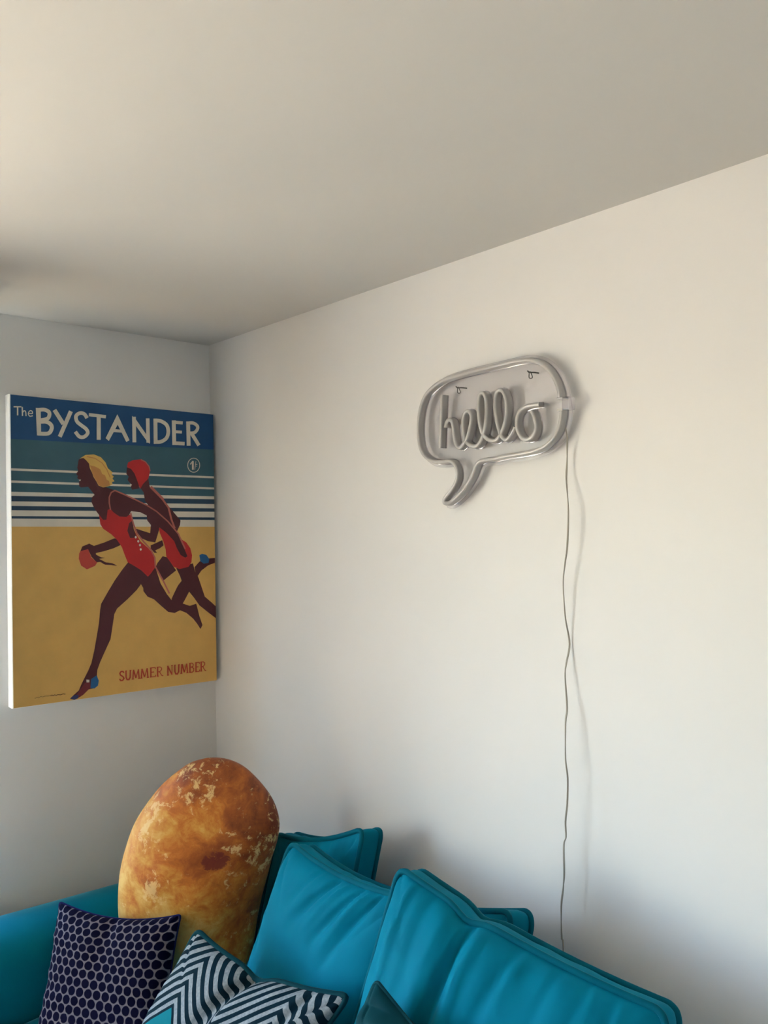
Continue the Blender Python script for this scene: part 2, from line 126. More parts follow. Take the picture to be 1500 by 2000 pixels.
('title_lettering','white',[[(0.8401,0.9618),(0.8414,0.8727),(0.8631,0.874),(0.8618,0.9635)],[(0.8511,0.9506),(0.8585,0.9512),(0.8575,0.9633),(0.8504,0.9626)],[(0.8585,0.9512),(0.8656,0.952),(0.865,0.9641),(0.8575,0.9633)],[(0.8656,0.952),(0.8717,0.9525),(0.8732,0.9647),(0.865,0.9641)],[(0.8717,0.9525),(0.8765,0.9522),(0.8817,0.9643),(0.8732,0.9647)],[(0.8765,0.9522),(0.8815,0.9512),(0.8899,0.9626),(0.8817,0.9643)],[(0.8815,0.9512),(0.8869,0.9494),(0.8975,0.9601),(0.8899,0.9626)],[(0.8869,0.9494),(0.8914,0.9473),(0.9042,0.957),(0.8975,0.9601)],[(0.8914,0.9473),(0.8941,0.9455),(0.9095,0.9534),(0.9042,0.957)],[(0.8941,0.9455),(0.8952,0.9441),(0.9129,0.9493),(0.9095,0.9534)],[(0.8952,0.9441),(0.8955,0.9428),(0.9142,0.9446),(0.9129,0.9493)],[(0.8955,0.9428),(0.8953,0.9412),(0.9136,0.9399),(0.9142,0.9446)],[(0.8953,0.9412),(0.8943,0.9392),(0.9114,0.9354),(0.9136,0.9399)],[(0.8943,0.9392),(0.8922,0.9365),(0.9079,0.9309),(0.9114,0.9354)],[(0.8922,0.9365),(0.8889,0.9333),(0.903,0.9262),(0.9079,0.9309)],[(0.8889,0.9333),(0.885,0.9305),(0.8966,0.9217),(0.903,0.9262)],[(0.885,0.9305),(0.8812,0.9286),(0.8888,0.9179),(0.8966,0.9217)],[(0.8812,0.9286),(0.8767,0.9275),(0.8798,0.9157),(0.8888,0.9179)],[(0.8767,0.9275),(0.8702,0.9268),(0.8708,0.9147),(0.8798,0.9157)],[(0.8702,0.9268),(0.8622,0.9263),(0.8625,0.9142),(0.8708,0.9147)],[(0.8622,0.9263),(0.8541,0.9256),(0.8547,0.9135),(0.8625,0.9142)],[(0.8589,0.9175),(0.9018,0.8733),(0.9192,0.8812),(0.8761,0.9254)]]),
('title_lettering','white',[[(0.016,0.9567),(0.0482,0.959),(0.0483,0.9627),(0.016,0.9605)],[(0.0294,0.9595),(0.0291,0.9319),(0.035,0.9323),(0.0354,0.96)],[(0.0489,0.9603),(0.0495,0.9317),(0.0548,0.9321),(0.0542,0.9608)],[(0.0545,0.942),(0.056,0.9436),(0.0523,0.9455),(0.0508,0.944)],[(0.056,0.9436),(0.0574,0.9452),(0.0538,0.9472),(0.0523,0.9455)],[(0.0574,0.9452),(0.0586,0.9464),(0.0556,0.9489),(0.0538,0.9472)],[(0.0586,0.9464),(0.0595,0.9468),(0.0579,0.9501),(0.0556,0.9489)],[(0.0595,0.9468),(0.0603,0.9469),(0.0605,0.9505),(0.0579,0.9501)],[(0.0603,0.9469),(0.0614,0.9469),(0.0631,0.9504),(0.0605,0.9505)],[(0.0614,0.9469),(0.0623,0.9465),(0.0657,0.9493),(0.0631,0.9504)],[(0.0623,0.9465),(0.0631,0.9455),(0.0675,0.9472),(0.0657,0.9493)],[(0.0631,0.9455),(0.0638,0.9433),(0.0684,0.9441),(0.0675,0.9472)],[(0.0638,0.9433),(0.0642,0.9398),(0.0688,0.9404),(0.0684,0.9441)],[(0.0642,0.9398),(0.0644,0.9358),(0.0691,0.9364),(0.0688,0.9404)],[(0.0644,0.9358),(0.0648,0.932),(0.0694,0.9326),(0.0691,0.9364)],[(0.0785,0.9401),(0.0827,0.9403),(0.083,0.9433),(0.0787,0.9432)],[(0.0827,0.9403),(0.0872,0.9403),(0.0875,0.9433),(0.083,0.9433)],[(0.0872,0.9403),(0.0916,0.9405),(0.0912,0.9435),(0.0875,0.9433)],[(0.0916,0.9405),(0.0954,0.9415),(0.0926,0.9439),(0.0912,0.9435)],[(0.0954,0.9415),(0.097,0.9441),(0.0928,0.9442),(0.0926,0.9439)],[(0.097,0.9441),(0.0964,0.9467),(0.0925,0.9456),(0.0928,0.9442)],[(0.0964,0.9467),(0.0952,0.949),(0.0915,0.9474),(0.0925,0.9456)],[(0.0952,0.949),(0.0937,0.9508),(0.0905,0.9486),(0.0915,0.9474)],[(0.0937,0.9508),(0.0917,0.9519),(0.0895,0.9492),(0.0905,0.9486)],[(0.0917,0.9519),(0.0893,0.9526),(0.0881,0.9496),(0.0895,0.9492)],[(0.0893,0.9526),(0.0867,0.9528),(0.0865,0.9497),(0.0881,0.9496)],[(0.0867,0.9528),(0.0841,0.9524),(0.0853,0.9495),(0.0865,0.9497)],[(0.0841,0.9524),(0.0818,0.9512),(0.0841,0.9489),(0.0853,0.9495)],[(0.0818,0.9512),(0.0797,0.9496),(0.0826,0.9478),(0.0841,0.9489)],[(0.0797,0.9496),(0.0778,0.9478),(0.0812,0.9463),(0.0826,0.9478)],[(0.0778,0.9478),(0.0765,0.946),(0.0801,0.9449),(0.0812,0.9463)],[(0.0765,0.946),(0.0756,0.9441),(0.0794,0.9435),(0.0801,0.9449)],[(0.0756,0.9441),(0.075,0.9421),(0.079,0.9419),(0.0794,0.9435)],[(0.075,0.9421),(0.0748,0.94),(0.0789,0.9404),(0.079,0.9419)],[(0.0748,0.94),(0.0752,0.938),(0.0792,0.9391),(0.0789,0.9404)],[(0.0752,0.938),(0.0762,0.9361),(0.0799,0.9376),(0.0792,0.9391)],[(0.0762,0.9361),(0.0776,0.9341),(0.081,0.9361),(0.0799,0.9376)],[(0.0776,0.9341),(0.0797,0.9324),(0.0823,0.9349),(0.081,0.9361)],[(0.0797,0.9324),(0.0825,0.9313),(0.0838,0.9344),(0.0823,0.9349)],[(0.0825,0.9313),(0.0859,0.9313),(0.0858,0.9344),(0.0838,0.9344)],[(0.0859,0.9313),(0.0895,0.932),(0.0887,0.935),(0.0858,0.9344)],[(0.0895,0.932),(0.093,0.933),(0.0921,0.9359),(0.0887,0.935)],[(0.093,0.933),(0.0963,0.9337),(0.0955,0.9366),(0.0921,0.9359)]]),
('title_lettering','white',[[(0.9115,0.8041),(0.9103,0.7974),(0.9141,0.797),(0.9155,0.804)],[(0.9103,0.7974),(0.9068,0.7913),(0.9104,0.7903),(0.9141,0.797)],[(0.9068,0.7913),(0.9016,0.786),(0.9045,0.7844),(0.9104,0.7903)],[(0.9016,0.786),(0.8948,0.7819),(0.8969,0.7797),(0.9045,0.7844)],[(0.8948,0.7819),(0.887,0.7792),(0.8881,0.7767),(0.8969,0.7797)],[(0.887,0.7792),(0.8787,0.7781),(0.8786,0.7755),(0.8881,0.7767)],[(0.8787,0.7781),(0.8705,0.7787),(0.8693,0.7761),(0.8786,0.7755)],[(0.8705,0.7787),(0.8628,0.7809),(0.8606,0.7786),(0.8693,0.7761)],[(0.8628,0.7809),(0.8563,0.7845),(0.8533,0.7827),(0.8606,0.7786)],[(0.8563,0.7845),(0.8513,0.7895),(0.8477,0.7882),(0.8533,0.7827)],[(0.8513,0.7895),(0.8481,0.7953),(0.8443,0.7946),(0.8477,0.7882)],[(0.8481,0.7953),(0.8472,0.8017),(0.8432,0.8016),(0.8443,0.7946)],[(0.8472,0.8017),(0.8484,0.8082),(0.8446,0.8086),(0.8432,0.8016)],[(0.8484,0.8082),(0.8517,0.8142),(0.8482,0.8153),(0.8446,0.8086)],[(0.8517,0.8142),(0.8569,0.8195),(0.854,0.8211),(0.8482,0.8153)],[(0.8569,0.8195),(0.8637,0.8237),(0.8615,0.8258),(0.854,0.8211)],[(0.8637,0.8237),(0.8714,0.8264),(0.8703,0.8289),(0.8615,0.8258)],[(0.8714,0.8264),(0.8797,0.8276),(0.8797,0.8302),(0.8703,0.8289)],[(0.8797,0.8276),(0.8879,0.8271),(0.8891,0.8296),(0.8797,0.8302)],[(0.8879,0.8271),(0.8956,0.8249),(0.8979,0.8272),(0.8891,0.8296)],[(0.8956,0.8249),(0.9022,0.8212),(0.9053,0.8231),(0.8979,0.8272)],[(0.9022,0.8212),(0.9073,0.8163),(0.9109,0.8176),(0.9053,0.8231)],[(0.9073,0.8163),(0.9105,0.8104),(0.9144,0.8111),(0.9109,0.8176)],[(0.9105,0.8104),(0.9115,0.8038),(0.9155,0.8042),(0.9144,0.8111)],[(0.8694,0.8181),(0.8688,0.7857),(0.8793,0.7861),(0.8799,0.8185)],[(0.8619,0.8038),(0.8743,0.8141),(0.8697,0.8165),(0.8573,0.8062)],[(0.8907,0.8184),(0.883,0.7863),(0.8861,0.7861),(0.8937,0.8183)],[(0.891,0.805),(0.8999,0.8053),(0.8999,0.8076),(0.8911,0.8073)],[(0.8918,0.7986),(0.898,0.7988),(0.898,0.8012),(0.8918,0.801)]]),
('summer_lettering','redtext',[[(0.4993,0.0735),(0.4945,0.0804),(0.4905,0.0759),(0.4934,0.0718)],[(0.4945,0.0804),(0.4815,0.0809),(0.4851,0.0761),(0.4905,0.0759)],[(0.4815,0.0809),(0.4734,0.0733),(0.4808,0.0721),(0.4851,0.0761)],[(0.4734,0.0733),(0.4777,0.0648),(0.4831,0.0676),(0.4808,0.0721)],[(0.4777,0.0648),(0.4897,0.0588),(0.4946,0.0618),(0.4831,0.0676)],[(0.4897,0.0588),(0.4934,0.0542),(0.5013,0.0534),(0.4946,0.0618)],[(0.4934,0.0542),(0.4888,0.0497),(0.4926,0.045),(0.5013,0.0534)],[(0.4888,0.0497),(0.483,0.0497),(0.4799,0.0451),(0.4926,0.045)],[(0.483,0.0497),(0.4784,0.0544),(0.4731,0.0521),(0.4799,0.0451)]]),
('summer_lettering','redtext',[[(0.5042,0.0794),(0.5044,0.0561),(0.5111,0.0565),(0.5109,0.0789)],[(0.5044,0.0561),(0.5102,0.0457),(0.5147,0.05),(0.5111,0.0565)],[(0.5102,0.0457),(0.5235,0.0446),(0.5195,0.0496),(0.5147,0.05)],[(0.5235,0.0446),(0.531,0.0537),(0.5243,0.0555),(0.5195,0.0496)],[(0.531,0.0537),(0.5326,0.0787),(0.5259,0.0795),(0.5243,0.0555)],[(0.5042,0.077),(0.5132,0.077),(0.5127,0.08),(0.5037,0.08)],[(0.5252,0.077),(0.5343,0.0769),(0.5339,0.0799),(0.5248,0.0799)]]),
('summer_lettering','redtext',[[(0.5444,0.0459),(0.5483,0.0786),(0.5415,0.0795),(0.5377,0.0468)],[(0.5416,0.0787),(0.5536,0.0491),(0.5602,0.0499),(0.5482,0.0795)],[(0.559,0.049),(0.5712,0.0785),(0.567,0.0796),(0.5548,0.0501)],[(0.5657,0.0791),(0.5693,0.0462),(0.5761,0.046),(0.5725,0.079)],[(0.5363,0.0455),(0.5471,0.0455),(0.5466,0.0485),(0.5358,0.0485)],[(0.5671,0.0453),(0.578,0.0453),(0.5775,0.0483),(0.5666,0.0483)]]),
('summer_lettering','redtext',[[(0.5872,0.0456),(0.5913,0.0786),(0.5845,0.0795),(0.5803,0.0465)],[(0.5846,0.0786),(0.5974,0.0488),(0.604,0.0497),(0.5912,0.0795)],[(0.6028,0.0487),(0.6158,0.0784),(0.6116,0.0796),(0.5986,0.0498)],[(0.6102,0.079),(0.6141,0.0459),(0.621,0.0457),(0.6172,0.0789)],[(0.5787,0.0452),(0.5902,0.0452),(0.5898,0.0482),(0.5783,0.0483)],[(0.6116,0.045),(0.6232,0.0449),(0.6227,0.048),(0.6111,0.0481)]]),
('summer_lettering','redtext',[[(0.636,0.0454),(0.6366,0.0787),(0.6296,0.0792),(0.629,0.046)],[(0.6283,0.0768),(0.6566,0.0767),(0.6562,0.0798),(0.6279,0.0798)],[(0.6331,0.0615),(0.6503,0.0614),(0.6499,0.0645),(0.6326,0.0645)],[(0.6278,0.0449),(0.6577,0.0447),(0.6573,0.0478),(0.6273,0.0479)],[(0.6542,0.0784),(0.6541,0.0731),(0.6585,0.0727),(0.6586,0.0781)],[(0.6597,0.046),(0.6598,0.052),(0.6554,0.0524),(0.6553,0.0464)]]),
('summer_lettering','redtext',[[(0.6716,0.0452),(0.6722,0.0786),(0.6651,0.0792),(0.6645,0.0458)],[(0.6637,0.0767),(0.6801,0.0767),(0.6812,0.0797),(0.6632,0.0798)],[(0.6801,0.0767),(0.6869,0.0732),(0.6914,0.0745),(0.6812,0.0797)],[(0.6869,0.0732),(0.6868,0.0683),(0.6913,0.0667),(0.6914,0.0745)],[(0.6868,0.0683),(0.6792,0.0636),(0.6814,0.0606),(0.6913,0.0667)],[(0.6792,0.0636),(0.6679,0.063),(0.6687,0.06),(0.6814,0.0606)],[(0.6757,0.0608),(0.6872,0.0469),(0.6902,0.0492),(0.6795,0.0621)],[(0.6872,0.0469),(0.6965,0.0439),(0.6981,0.0467),(0.6902,0.0492)],[(0.6631,0.0447),(0.6741,0.0446),(0.6736,0.0476),(0.6627,0.0477)]]),
('summer_lettering','redtext',[[(0.7256,0.0448),(0.7263,0.0785),(0.7191,0.0791),(0.7184,0.0454)],[(0.7179,0.078),(0.7409,0.0448),(0.7474,0.0465),(0.7243,0.0797)],[(0.7464,0.0448),(0.7471,0.0786),(0.7425,0.079),(0.7419,0.0452)],[(0.7177,0.0434),(0.7278,0.0433),(0.727,0.0482),(0.7169,0.0483)],[(0.7403,0.0766),(0.7498,0.0766),(0.7493,0.0797),(0.7398,0.0797)]]),
('summer_lettering','redtext',[[(0.7561,0.079),(0.7563,0.0549),(0.7636,0.0552),(0.7634,0.0785)],[(0.7563,0.0549),(0.7621,0.0439),(0.7672,0.0484),(0.7636,0.0552)],[(0.7621,0.0439),(0.7761,0.0428),(0.7717,0.0481),(0.7672,0.0484)],[(0.7761,0.0428),(0.7839,0.0523),(0.7766,0.0541),(0.7717,0.0481)],[(0.7839,0.0523),(0.7856,0.0784),(0.7783,0.0791),(0.7766,0.0541)],[(0.7563,0.0766),(0.7655,0.0765),(0.765,0.0796),(0.7558,0.0797)],[(0.7778,0.0765),(0.7871,0.0765),(0.7866,0.0796),(0.7774,0.0796)]]),
('summer_lettering','redtext',[[(0.798,0.0441),(0.8023,0.0783),(0.7949,0.0792),(0.7907,0.0451)],[(0.7951,0.0783),(0.808,0.0475),(0.8152,0.0483),(0.8022,0.0792)],[(0.8139,0.0473),(0.8272,0.0781),(0.8226,0.0793),(0.8093,0.0485)],[(0.8212,0.0788),(0.8251,0.0445),(0.8325,0.0443),(0.8286,0.0786)],[(0.7892,0.0438),(0.8009,0.0437),(0.8005,0.0468),(0.7887,0.0469)],[(0.8227,0.0435),(0.8345,0.0435),(0.834,0.0466),(0.8222,0.0467)]]),
('summer_lettering','redtext',[[(0.8462,0.044),(0.8469,0.0784),(0.8394,0.079),(0.8387,0.0446)],[(0.8391,0.0764),(0.8537,0.0764),(0.8553,0.0795),(0.8386,0.0796)],[(0.8537,0.0764),(0.859,0.073),(0.8641,0.0739),(0.8553,0.0795)],[(0.859,0.073),(0.8578,0.0669),(0.8621,0.0642),(0.8641,0.0739)],[(0.8578,0.0669),(0.842,0.0644),(0.8436,0.0613),(0.8621,0.0642)],[(0.8516,0.0615),(0.8616,0.0572),(0.8665,0.0587),(0.8539,0.0641)],[(0.8616,0.0572),(0.861,0.0493),(0.8656,0.0473),(0.8665,0.0587)],[(0.861,0.0493),(0.8544,0.0465),(0.8562,0.0433),(0.8656,0.0473)],[(0.8544,0.0465),(0.838,0.0466),(0.8385,0.0434),(0.8562,0.0433)]]),
('summer_lettering','redtext',[[(0.8798,0.0437),(0.8805,0.0783),(0.873,0.0789),(0.8723,0.0444)],[(0.8729,0.0763),(0.896,0.0763),(0.8955,0.0795),(0.8724,0.0795)],[(0.8767,0.0604),(0.8908,0.0604),(0.8903,0.0636),(0.8762,0.0636)],[(0.8723,0.0432),(0.8967,0.043),(0.8962,0.0462),(0.8718,0.0464)],[(0.8934,0.0781),(0.8933,0.0725),(0.8981,0.0722),(0.8982,0.0777)],[(0.8989,0.0444),(0.899,0.0507),(0.8942,0.0511),(0.8941,0.0448)]]),
('summer_lettering','redtext',[[(0.9095,0.0435),(0.9101,0.0783),(0.9025,0.0789),(0.9018,0.0442)],[(0.9016,0.0763),(0.9173,0.0763),(0.9187,0.0795),(0.9011,0.0795)],[(0.9173,0.0763),(0.9239,0.0727),(0.9288,0.0739),(0.9187,0.0795)],[(0.9239,0.0727),(0.9238,0.0675),(0.9286,0.0659),(0.9288,0.0739)],[(0.9238,0.0675),(0.9164,0.0627),(0.9189,0.0596),(0.9286,0.0659)],[(0.9164,0.0627),(0.9055,0.0621),(0.9064,0.0589),(0.9189,0.0596)],[(0.9129,0.0599),(0.9241,0.0454),(0.9275,0.0476),(0.9171,0.0611)],[(0.9241,0.0454),(0.9332,0.0423),(0.9351,0.0451),(0.9275,0.0476)],[(0.9009,0.043),(0.9116,0.0429),(0.9111,0.0461),(0.9004,0.0462)]]),
('signature_print','sig',[[(0.091,0.025),(0.101,0.0273),(0.1009,0.0286),(0.0903,0.0262)],[(0.101,0.0273),(0.1081,0.0251),(0.1079,0.0265),(0.1009,0.0286)],[(0.1081,0.0251),(0.1157,0.0283),(0.1153,0.0296),(0.1079,0.0265)],[(0.1157,0.0283),(0.1252,0.0264),(0.1251,0.0276),(0.1153,0.0296)],[(0.1252,0.0264),(0.1335,0.028),(0.1331,0.0292),(0.1251,0.0276)],[(0.1335,0.028),(0.1497,0.0269),(0.1495,0.0281),(0.1331,0.0292)],[(0.1497,0.0269),(0.1596,0.0279),(0.1592,0.0291),(0.1495,0.0281)],[(0.1586,0.0259),(0.1643,0.0281),(0.1644,0.0308),(0.157,0.0279)],[(0.1643,0.0281),(0.1692,0.0252),(0.1693,0.0278),(0.1644,0.0308)],[(0.1692,0.0252),(0.176,0.0276),(0.1758,0.0301),(0.1693,0.0278)],[(0.176,0.0276),(0.1825,0.025),(0.1824,0.0274),(0.1758,0.0301)],[(0.1825,0.025),(0.1894,0.0269),(0.1888,0.0292),(0.1824,0.0274)],[(0.1894,0.0269),(0.2026,0.0251),(0.2022,0.0274),(0.1888,0.0292)],[(0.2026,0.0251),(0.2126,0.027),(0.2123,0.0293),(0.2022,0.0274)],[(0.2126,0.027),(0.223,0.0251),(0.2234,0.0273),(0.2123,0.0293)]])]
SIGN = {'outline':[(1.4219,1.9063),(1.4197,1.9203),(1.4112,1.942),(1.3971,1.9627),(1.3762,1.9802),(1.3515,1.9895),(1.3224,1.9925),(1.283,1.9912),(1.2558,1.9904),(1.2138,1.989),(1.1799,1.9873),(1.1473,1.9851),(1.1211,1.9825),(1.1021,1.9776),(1.0824,1.9698),(1.0597,1.9552),(1.0451,1.9332),(1.0377,1.9096),(1.0348,1.8851),(1.0353,1.8592),(1.0417,1.8332),(1.0561,1.8149),(1.0787,1.8033),(1.1058,1.7996),(1.1325,1.7999),(1.1458,1.7925),(1.1535,1.7787),(1.1533,1.7608),(1.1429,1.7432),(1.125,1.7272),(1.114,1.7155),(1.1154,1.708),(1.1271,1.7076),(1.1426,1.7151),(1.1609,1.7271),(1.1802,1.7444),(1.1961,1.7637),(1.2057,1.7819),(1.2159,1.7939),(1.2343,1.7978),(1.2565,1.7982),(1.281,1.8016),(1.3367,1.8056),(1.3635,1.8091),(1.3831,1.8148),(1.4,1.8251),(1.4151,1.8412),(1.4227,1.8614),(1.426,1.8824)],'h_stem':[(1.1111,1.9491),(1.109,1.9197),(1.1069,1.8834),(1.1035,1.8311)],'script':[(1.1207,1.8754),(1.1222,1.8832),(1.127,1.8901),(1.1336,1.8918),(1.14,1.8861),(1.1437,1.8723),(1.1458,1.8564),(1.1501,1.8393),(1.1568,1.8293),(1.1651,1.8288),(1.1741,1.8365),(1.1831,1.8458),(1.1891,1.8596),(1.1952,1.8788),(1.1963,1.8952),(1.1882,1.9048),(1.1778,1.9014),(1.1729,1.8875),(1.1723,1.871),(1.1751,1.8541),(1.1801,1.8405),(1.1917,1.8314),(1.2077,1.8281),(1.2192,1.8344),(1.2285,1.8489),(1.2351,1.8677),(1.2386,1.8985),(1.2375,1.9244),(1.2309,1.9376),(1.2217,1.9376),(1.2173,1.9235),(1.2168,1.9051),(1.219,1.881),(1.2244,1.8611),(1.2326,1.8469),(1.2473,1.8378),(1.2638,1.8371),(1.2761,1.8478),(1.2864,1.8685),(1.292,1.8936),(1.2902,1.9194),(1.2824,1.9361),(1.2723,1.9394),(1.2641,1.9299),(1.2614,1.9079),(1.2656,1.8809),(1.2727,1.856),(1.2807,1.8406),(1.292,1.8361),(1.304,1.8461),(1.3138,1.8598)],'o':[(1.3547,1.8882),(1.3604,1.8788),(1.3652,1.8627),(1.3638,1.8473),(1.3553,1.8362),(1.3412,1.8323),(1.3285,1.8383),(1.3199,1.8529),(1.3175,1.8711),(1.3226,1.8866),(1.334,1.896),(1.351,1.8993),(1.3738,1.8993)],'hooks':[(1.1514,1.9615),(1.345,1.9678)],'cord':[(1.4281,-0.018,1.8303),(1.423,-0.012,1.7865),(1.424,-0.016,1.7498),(1.4332,-0.024,1.6905),(1.4303,-0.024,1.6237),(1.4236,-0.022,1.5889),(1.4176,-0.02,1.5518),(1.4173,-0.016,1.5018),(1.4178,-0.012,1.4736),(1.4209,-0.005,1.4302),(1.4193,-0.014,1.3944),(1.4189,-0.018,1.3701),(1.4269,-0.024,1.3112),(1.4273,-0.03,1.2828),(1.4294,-0.034,1.2173),(1.4339,-0.034,1.1793),(1.4327,-0.034,1.1328),(1.4297,-0.036,1.0952),(1.4306,-0.036,1.066),(1.4241,-0.034,1.0485),(1.4245,-0.034,0.9944),(1.4219,-0.034,0.9638),(1.4186,-0.036,0.9286),(1.419,-0.036,0.8694),(1.4223,-0.036,0.8511),(1.421,-0.036,0.712)]}
POT = {'R':[(-0.4538,-0.6199),(-0.4043,-0.6245),(-0.3587,-0.6465),(-0.3169,-0.6884),(-0.2864,-0.734),(-0.2727,-0.7835),(-0.2781,-0.8291),(-0.2921,-0.8747),(-0.3055,-0.9242),(-0.3207,-0.9812),(-0.3321,-1.0345),(-0.3397,-1.0839),(-0.3511,-1.1296),(-0.3815,-1.1714),(-0.4348,-1.2018),(-0.4918,-1.2113)],'L':[(-0.4538,-0.6199),(-0.4956,-0.6313),(-0.526,-0.6504),(-0.5679,-0.6846),(-0.6059,-0.7302),(-0.6401,-0.7835),(-0.663,-0.8443),(-0.6782,-0.9052),(-0.6835,-0.9698),(-0.682,-1.0269),(-0.6725,-1.0763),(-0.6535,-1.122),(-0.6211,-1.1638),(-0.5755,-1.1942),(-0.5337,-1.2075),(-0.4918,-1.2113)],'O':[0.8562,0.0188,1.6879],'r':[0.66694,0.74506,-0.00925],'u':[0.00136,0.0112,0.99994],'f':[-0.74511,0.66691,-0.00646],'patch':[(-0.4176,-0.8383)]}
POT_X0 = -0.46
POT_PATCH = (0.0424, 0.3730)


# ------------------------------------------------------------------ materials


def srgb(r, g, b):
    f = lambda c: (c / 255.0) / 12.92 if c / 255.0 <= 0.04045 else ((c / 255.0 + 0.055) / 1.055) ** 2.4
    return (f(r), f(g), f(b), 1.0)


class NT:
    def __init__(self, name):
        self.m = bpy.data.materials.new(name)
        self.m.use_nodes = True
        self.t = self.m.node_tree
        self.b = self.t.nodes['Principled BSDF']

    def n(self, kind, **kw):
        x = self.t.nodes.new('ShaderNode' + kind)
        for k, v in kw.items():
            if k.startswith('i_'):
                k = k[2:].replace('_', ' ')
                x.inputs[int(k) if k.isdigit() else k].default_value = v
            else:
                setattr(x, k, v)
        return x

    def l(self, a, b):
        self.t.links.new(a, b)

    def math(self, op, a, b=None, c=None):
        x = self.n('Math', operation=op)
        for i, v in enumerate((a, b, c)):
            if v is None:
                continue
            if isinstance(v, (int, float)):
                x.inputs[i].default_value = v
            else:
                self.l(v, x.inputs[i])
        return x.outputs[0]

    def mix(self, fac, a, b):
        x = self.n('Mix', data_type='RGBA')
        for i, v in ((0, fac), (6, a), (7, b)):
            if isinstance(v, (int, float, tuple)):
                x.inputs[i].default_value = v
            else:
                self.l(v, x.inputs[i])
        return x.outputs[2]

    def ramp(self, fac, stops):
        x = self.n('ValToRGB')
        e = x.color_ramp.elements
        while len(e) < len(stops):
            e.new(0.5)
        for el, (p, c) in zip(e, stops):
            el.position = p
            el.color = c
        self.l(fac, x.inputs[0])
        return x.outputs[0]

    def set(self, **kw):
        for k, v in kw.items():
            s = self.b.inputs[k.replace('_', ' ')]
            if hasattr(v, 'links'):
                self.l(v, s)
            else:
                s.default_value = v
        return self

    def bump(self, h, strength, dist):
        x = self.n('Bump', i_Strength=strength, i_Distance=dist)
        self.l(h, x.inputs['Height'])
        self.l(x.outputs[0], self.b.inputs['Normal'])


MAT = {}


def plain(name, col, rough=0.6, noise_amt=0.0, scale=40.0, bump=0.0, **kw):
    t = NT(name)
    if noise_amt or bump:
        tc = t.n('TexCoord')
        nz = t.n('TexNoise', i_Scale=scale, i_Detail=4.0)
        t.l(tc.outputs['Object'], nz.inputs['Vector'])
        if noise_amt:
            dark = tuple(c * (1 - noise_amt) for c in col[:3]) + (1,)
            lite = tuple(min(1, c * (1 + noise_amt)) for c in col[:3]) + (1,)
            t.l(t.ramp(nz.outputs[0], [(0.3, dark), (0.7, lite)]), t.b.inputs['Base Color'])
        else:
            t.set(Base_Color=col)
        if bump:
            t.bump(nz.outputs[0], bump, 0.002)
    else:
        t.set(Base_Color=col)
    t.set(Roughness=rough, **kw)
    MAT[name] = t.m
    return t.m


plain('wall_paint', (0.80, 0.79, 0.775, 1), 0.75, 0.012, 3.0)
for key in ('wall_paint',):
    m = MAT[key]
    nt = m.node_tree
    tc = nt.nodes.new('ShaderNodeTexCoord')
    nz = nt.nodes.new('ShaderNodeTexNoise')
    nz.inputs['Scale'].default_value = 260
    bp = nt.nodes.new('ShaderNodeBump')
    bp.inputs['Strength'].default_value = 0.06
    bp.inputs['Distance'].default_value = 0.001
    nt.links.new(tc.outputs['Object'], nz.inputs['Vector'])
    nt.links.new(nz.outputs[0], bp.inputs['Height'])
    nt.links.new(bp.outputs[0], nt.nodes['Principled BSDF'].inputs['Normal'])
plain('far_wall_paint', (0.20, 0.19, 0.18, 1), 0.8, 0.02, 3.0)
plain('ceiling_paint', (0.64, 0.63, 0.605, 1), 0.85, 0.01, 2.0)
plain('white_gloss', (0.82, 0.82, 0.80, 1), 0.35)
plain('paving', (0.50, 0.41, 0.29, 1), 0.9, 0.15, 1.5)
plain('canvas_white', (0.86, 0.85, 0.83, 1), 0.7, 0.02, 300, 0.3)
plain('silicone', (0.46, 0.445, 0.435, 1), 0.30, **{'Coat_Weight': 0.5, 'Coat_Roughness': 0.12})
plain('steel', (0.12, 0.115, 0.11, 1), 0.35, Metallic=0.8)
plain('cord_plastic', (0.36, 0.33, 0.28, 1), 0.4)
plain('dark_wood', (0.05, 0.03, 0.02, 1), 0.5)

# wooden floor boards
t = NT('floor_wood')
tc = t.n('TexCoord')
mp = t.n('Mapping')
mp.inputs['Scale'].default_value = (0.8, 7, 1)
br = t.n('TexNoise', i_Scale=6.0, i_Detail=6.0)
t.l(tc.outputs['Object'], mp.inputs['Vector'])
t.l(mp.outputs[0], br.inputs['Vector'])
t.l(t.ramp(br.outputs[0], [(0.3, (0.13, 0.085, 0.05, 1)), (0.7, (0.22, 0.15, 0.095, 1))]), t.b.inputs['Base Color'])
t.set(Roughness=0.45)
MAT['floor_wood'] = t.m


def clear(name, tint, fac, rough=0.02):
    t = NT(name)
    out = [n for n in t.t.nodes if n.type == 'OUTPUT_MATERIAL'][0]
    tr = t.n('BsdfTransparent')
    tr.inputs[0].default_value = tint
    gl = t.n('BsdfGlossy')
    gl.inputs['Roughness'].default_value = rough
    lw = t.n('LayerWeight')
    fr = t.math('ADD', t.math('MULTIPLY', t.math('POWER', lw.outputs['Facing'], 5.0), 0.9), fac)
    mx = t.n('MixShader')
    t.l(fr, mx.inputs[0])
    t.l(tr.outputs[0], mx.inputs[1])
    t.l(gl.outputs[0], mx.inputs[2])
    t.l(mx.outputs[0], out.inputs[0])
    MAT[name] = t.m


clear('window_glass', (0.96, 0.98, 0.97, 1), 0.04)
clear('acrylic', (0.93, 0.925, 0.935, 1), 0.03, 0.28)
clear('acrylic_edge', (0.80, 0.79, 0.82, 1), 0.16, 0.12)


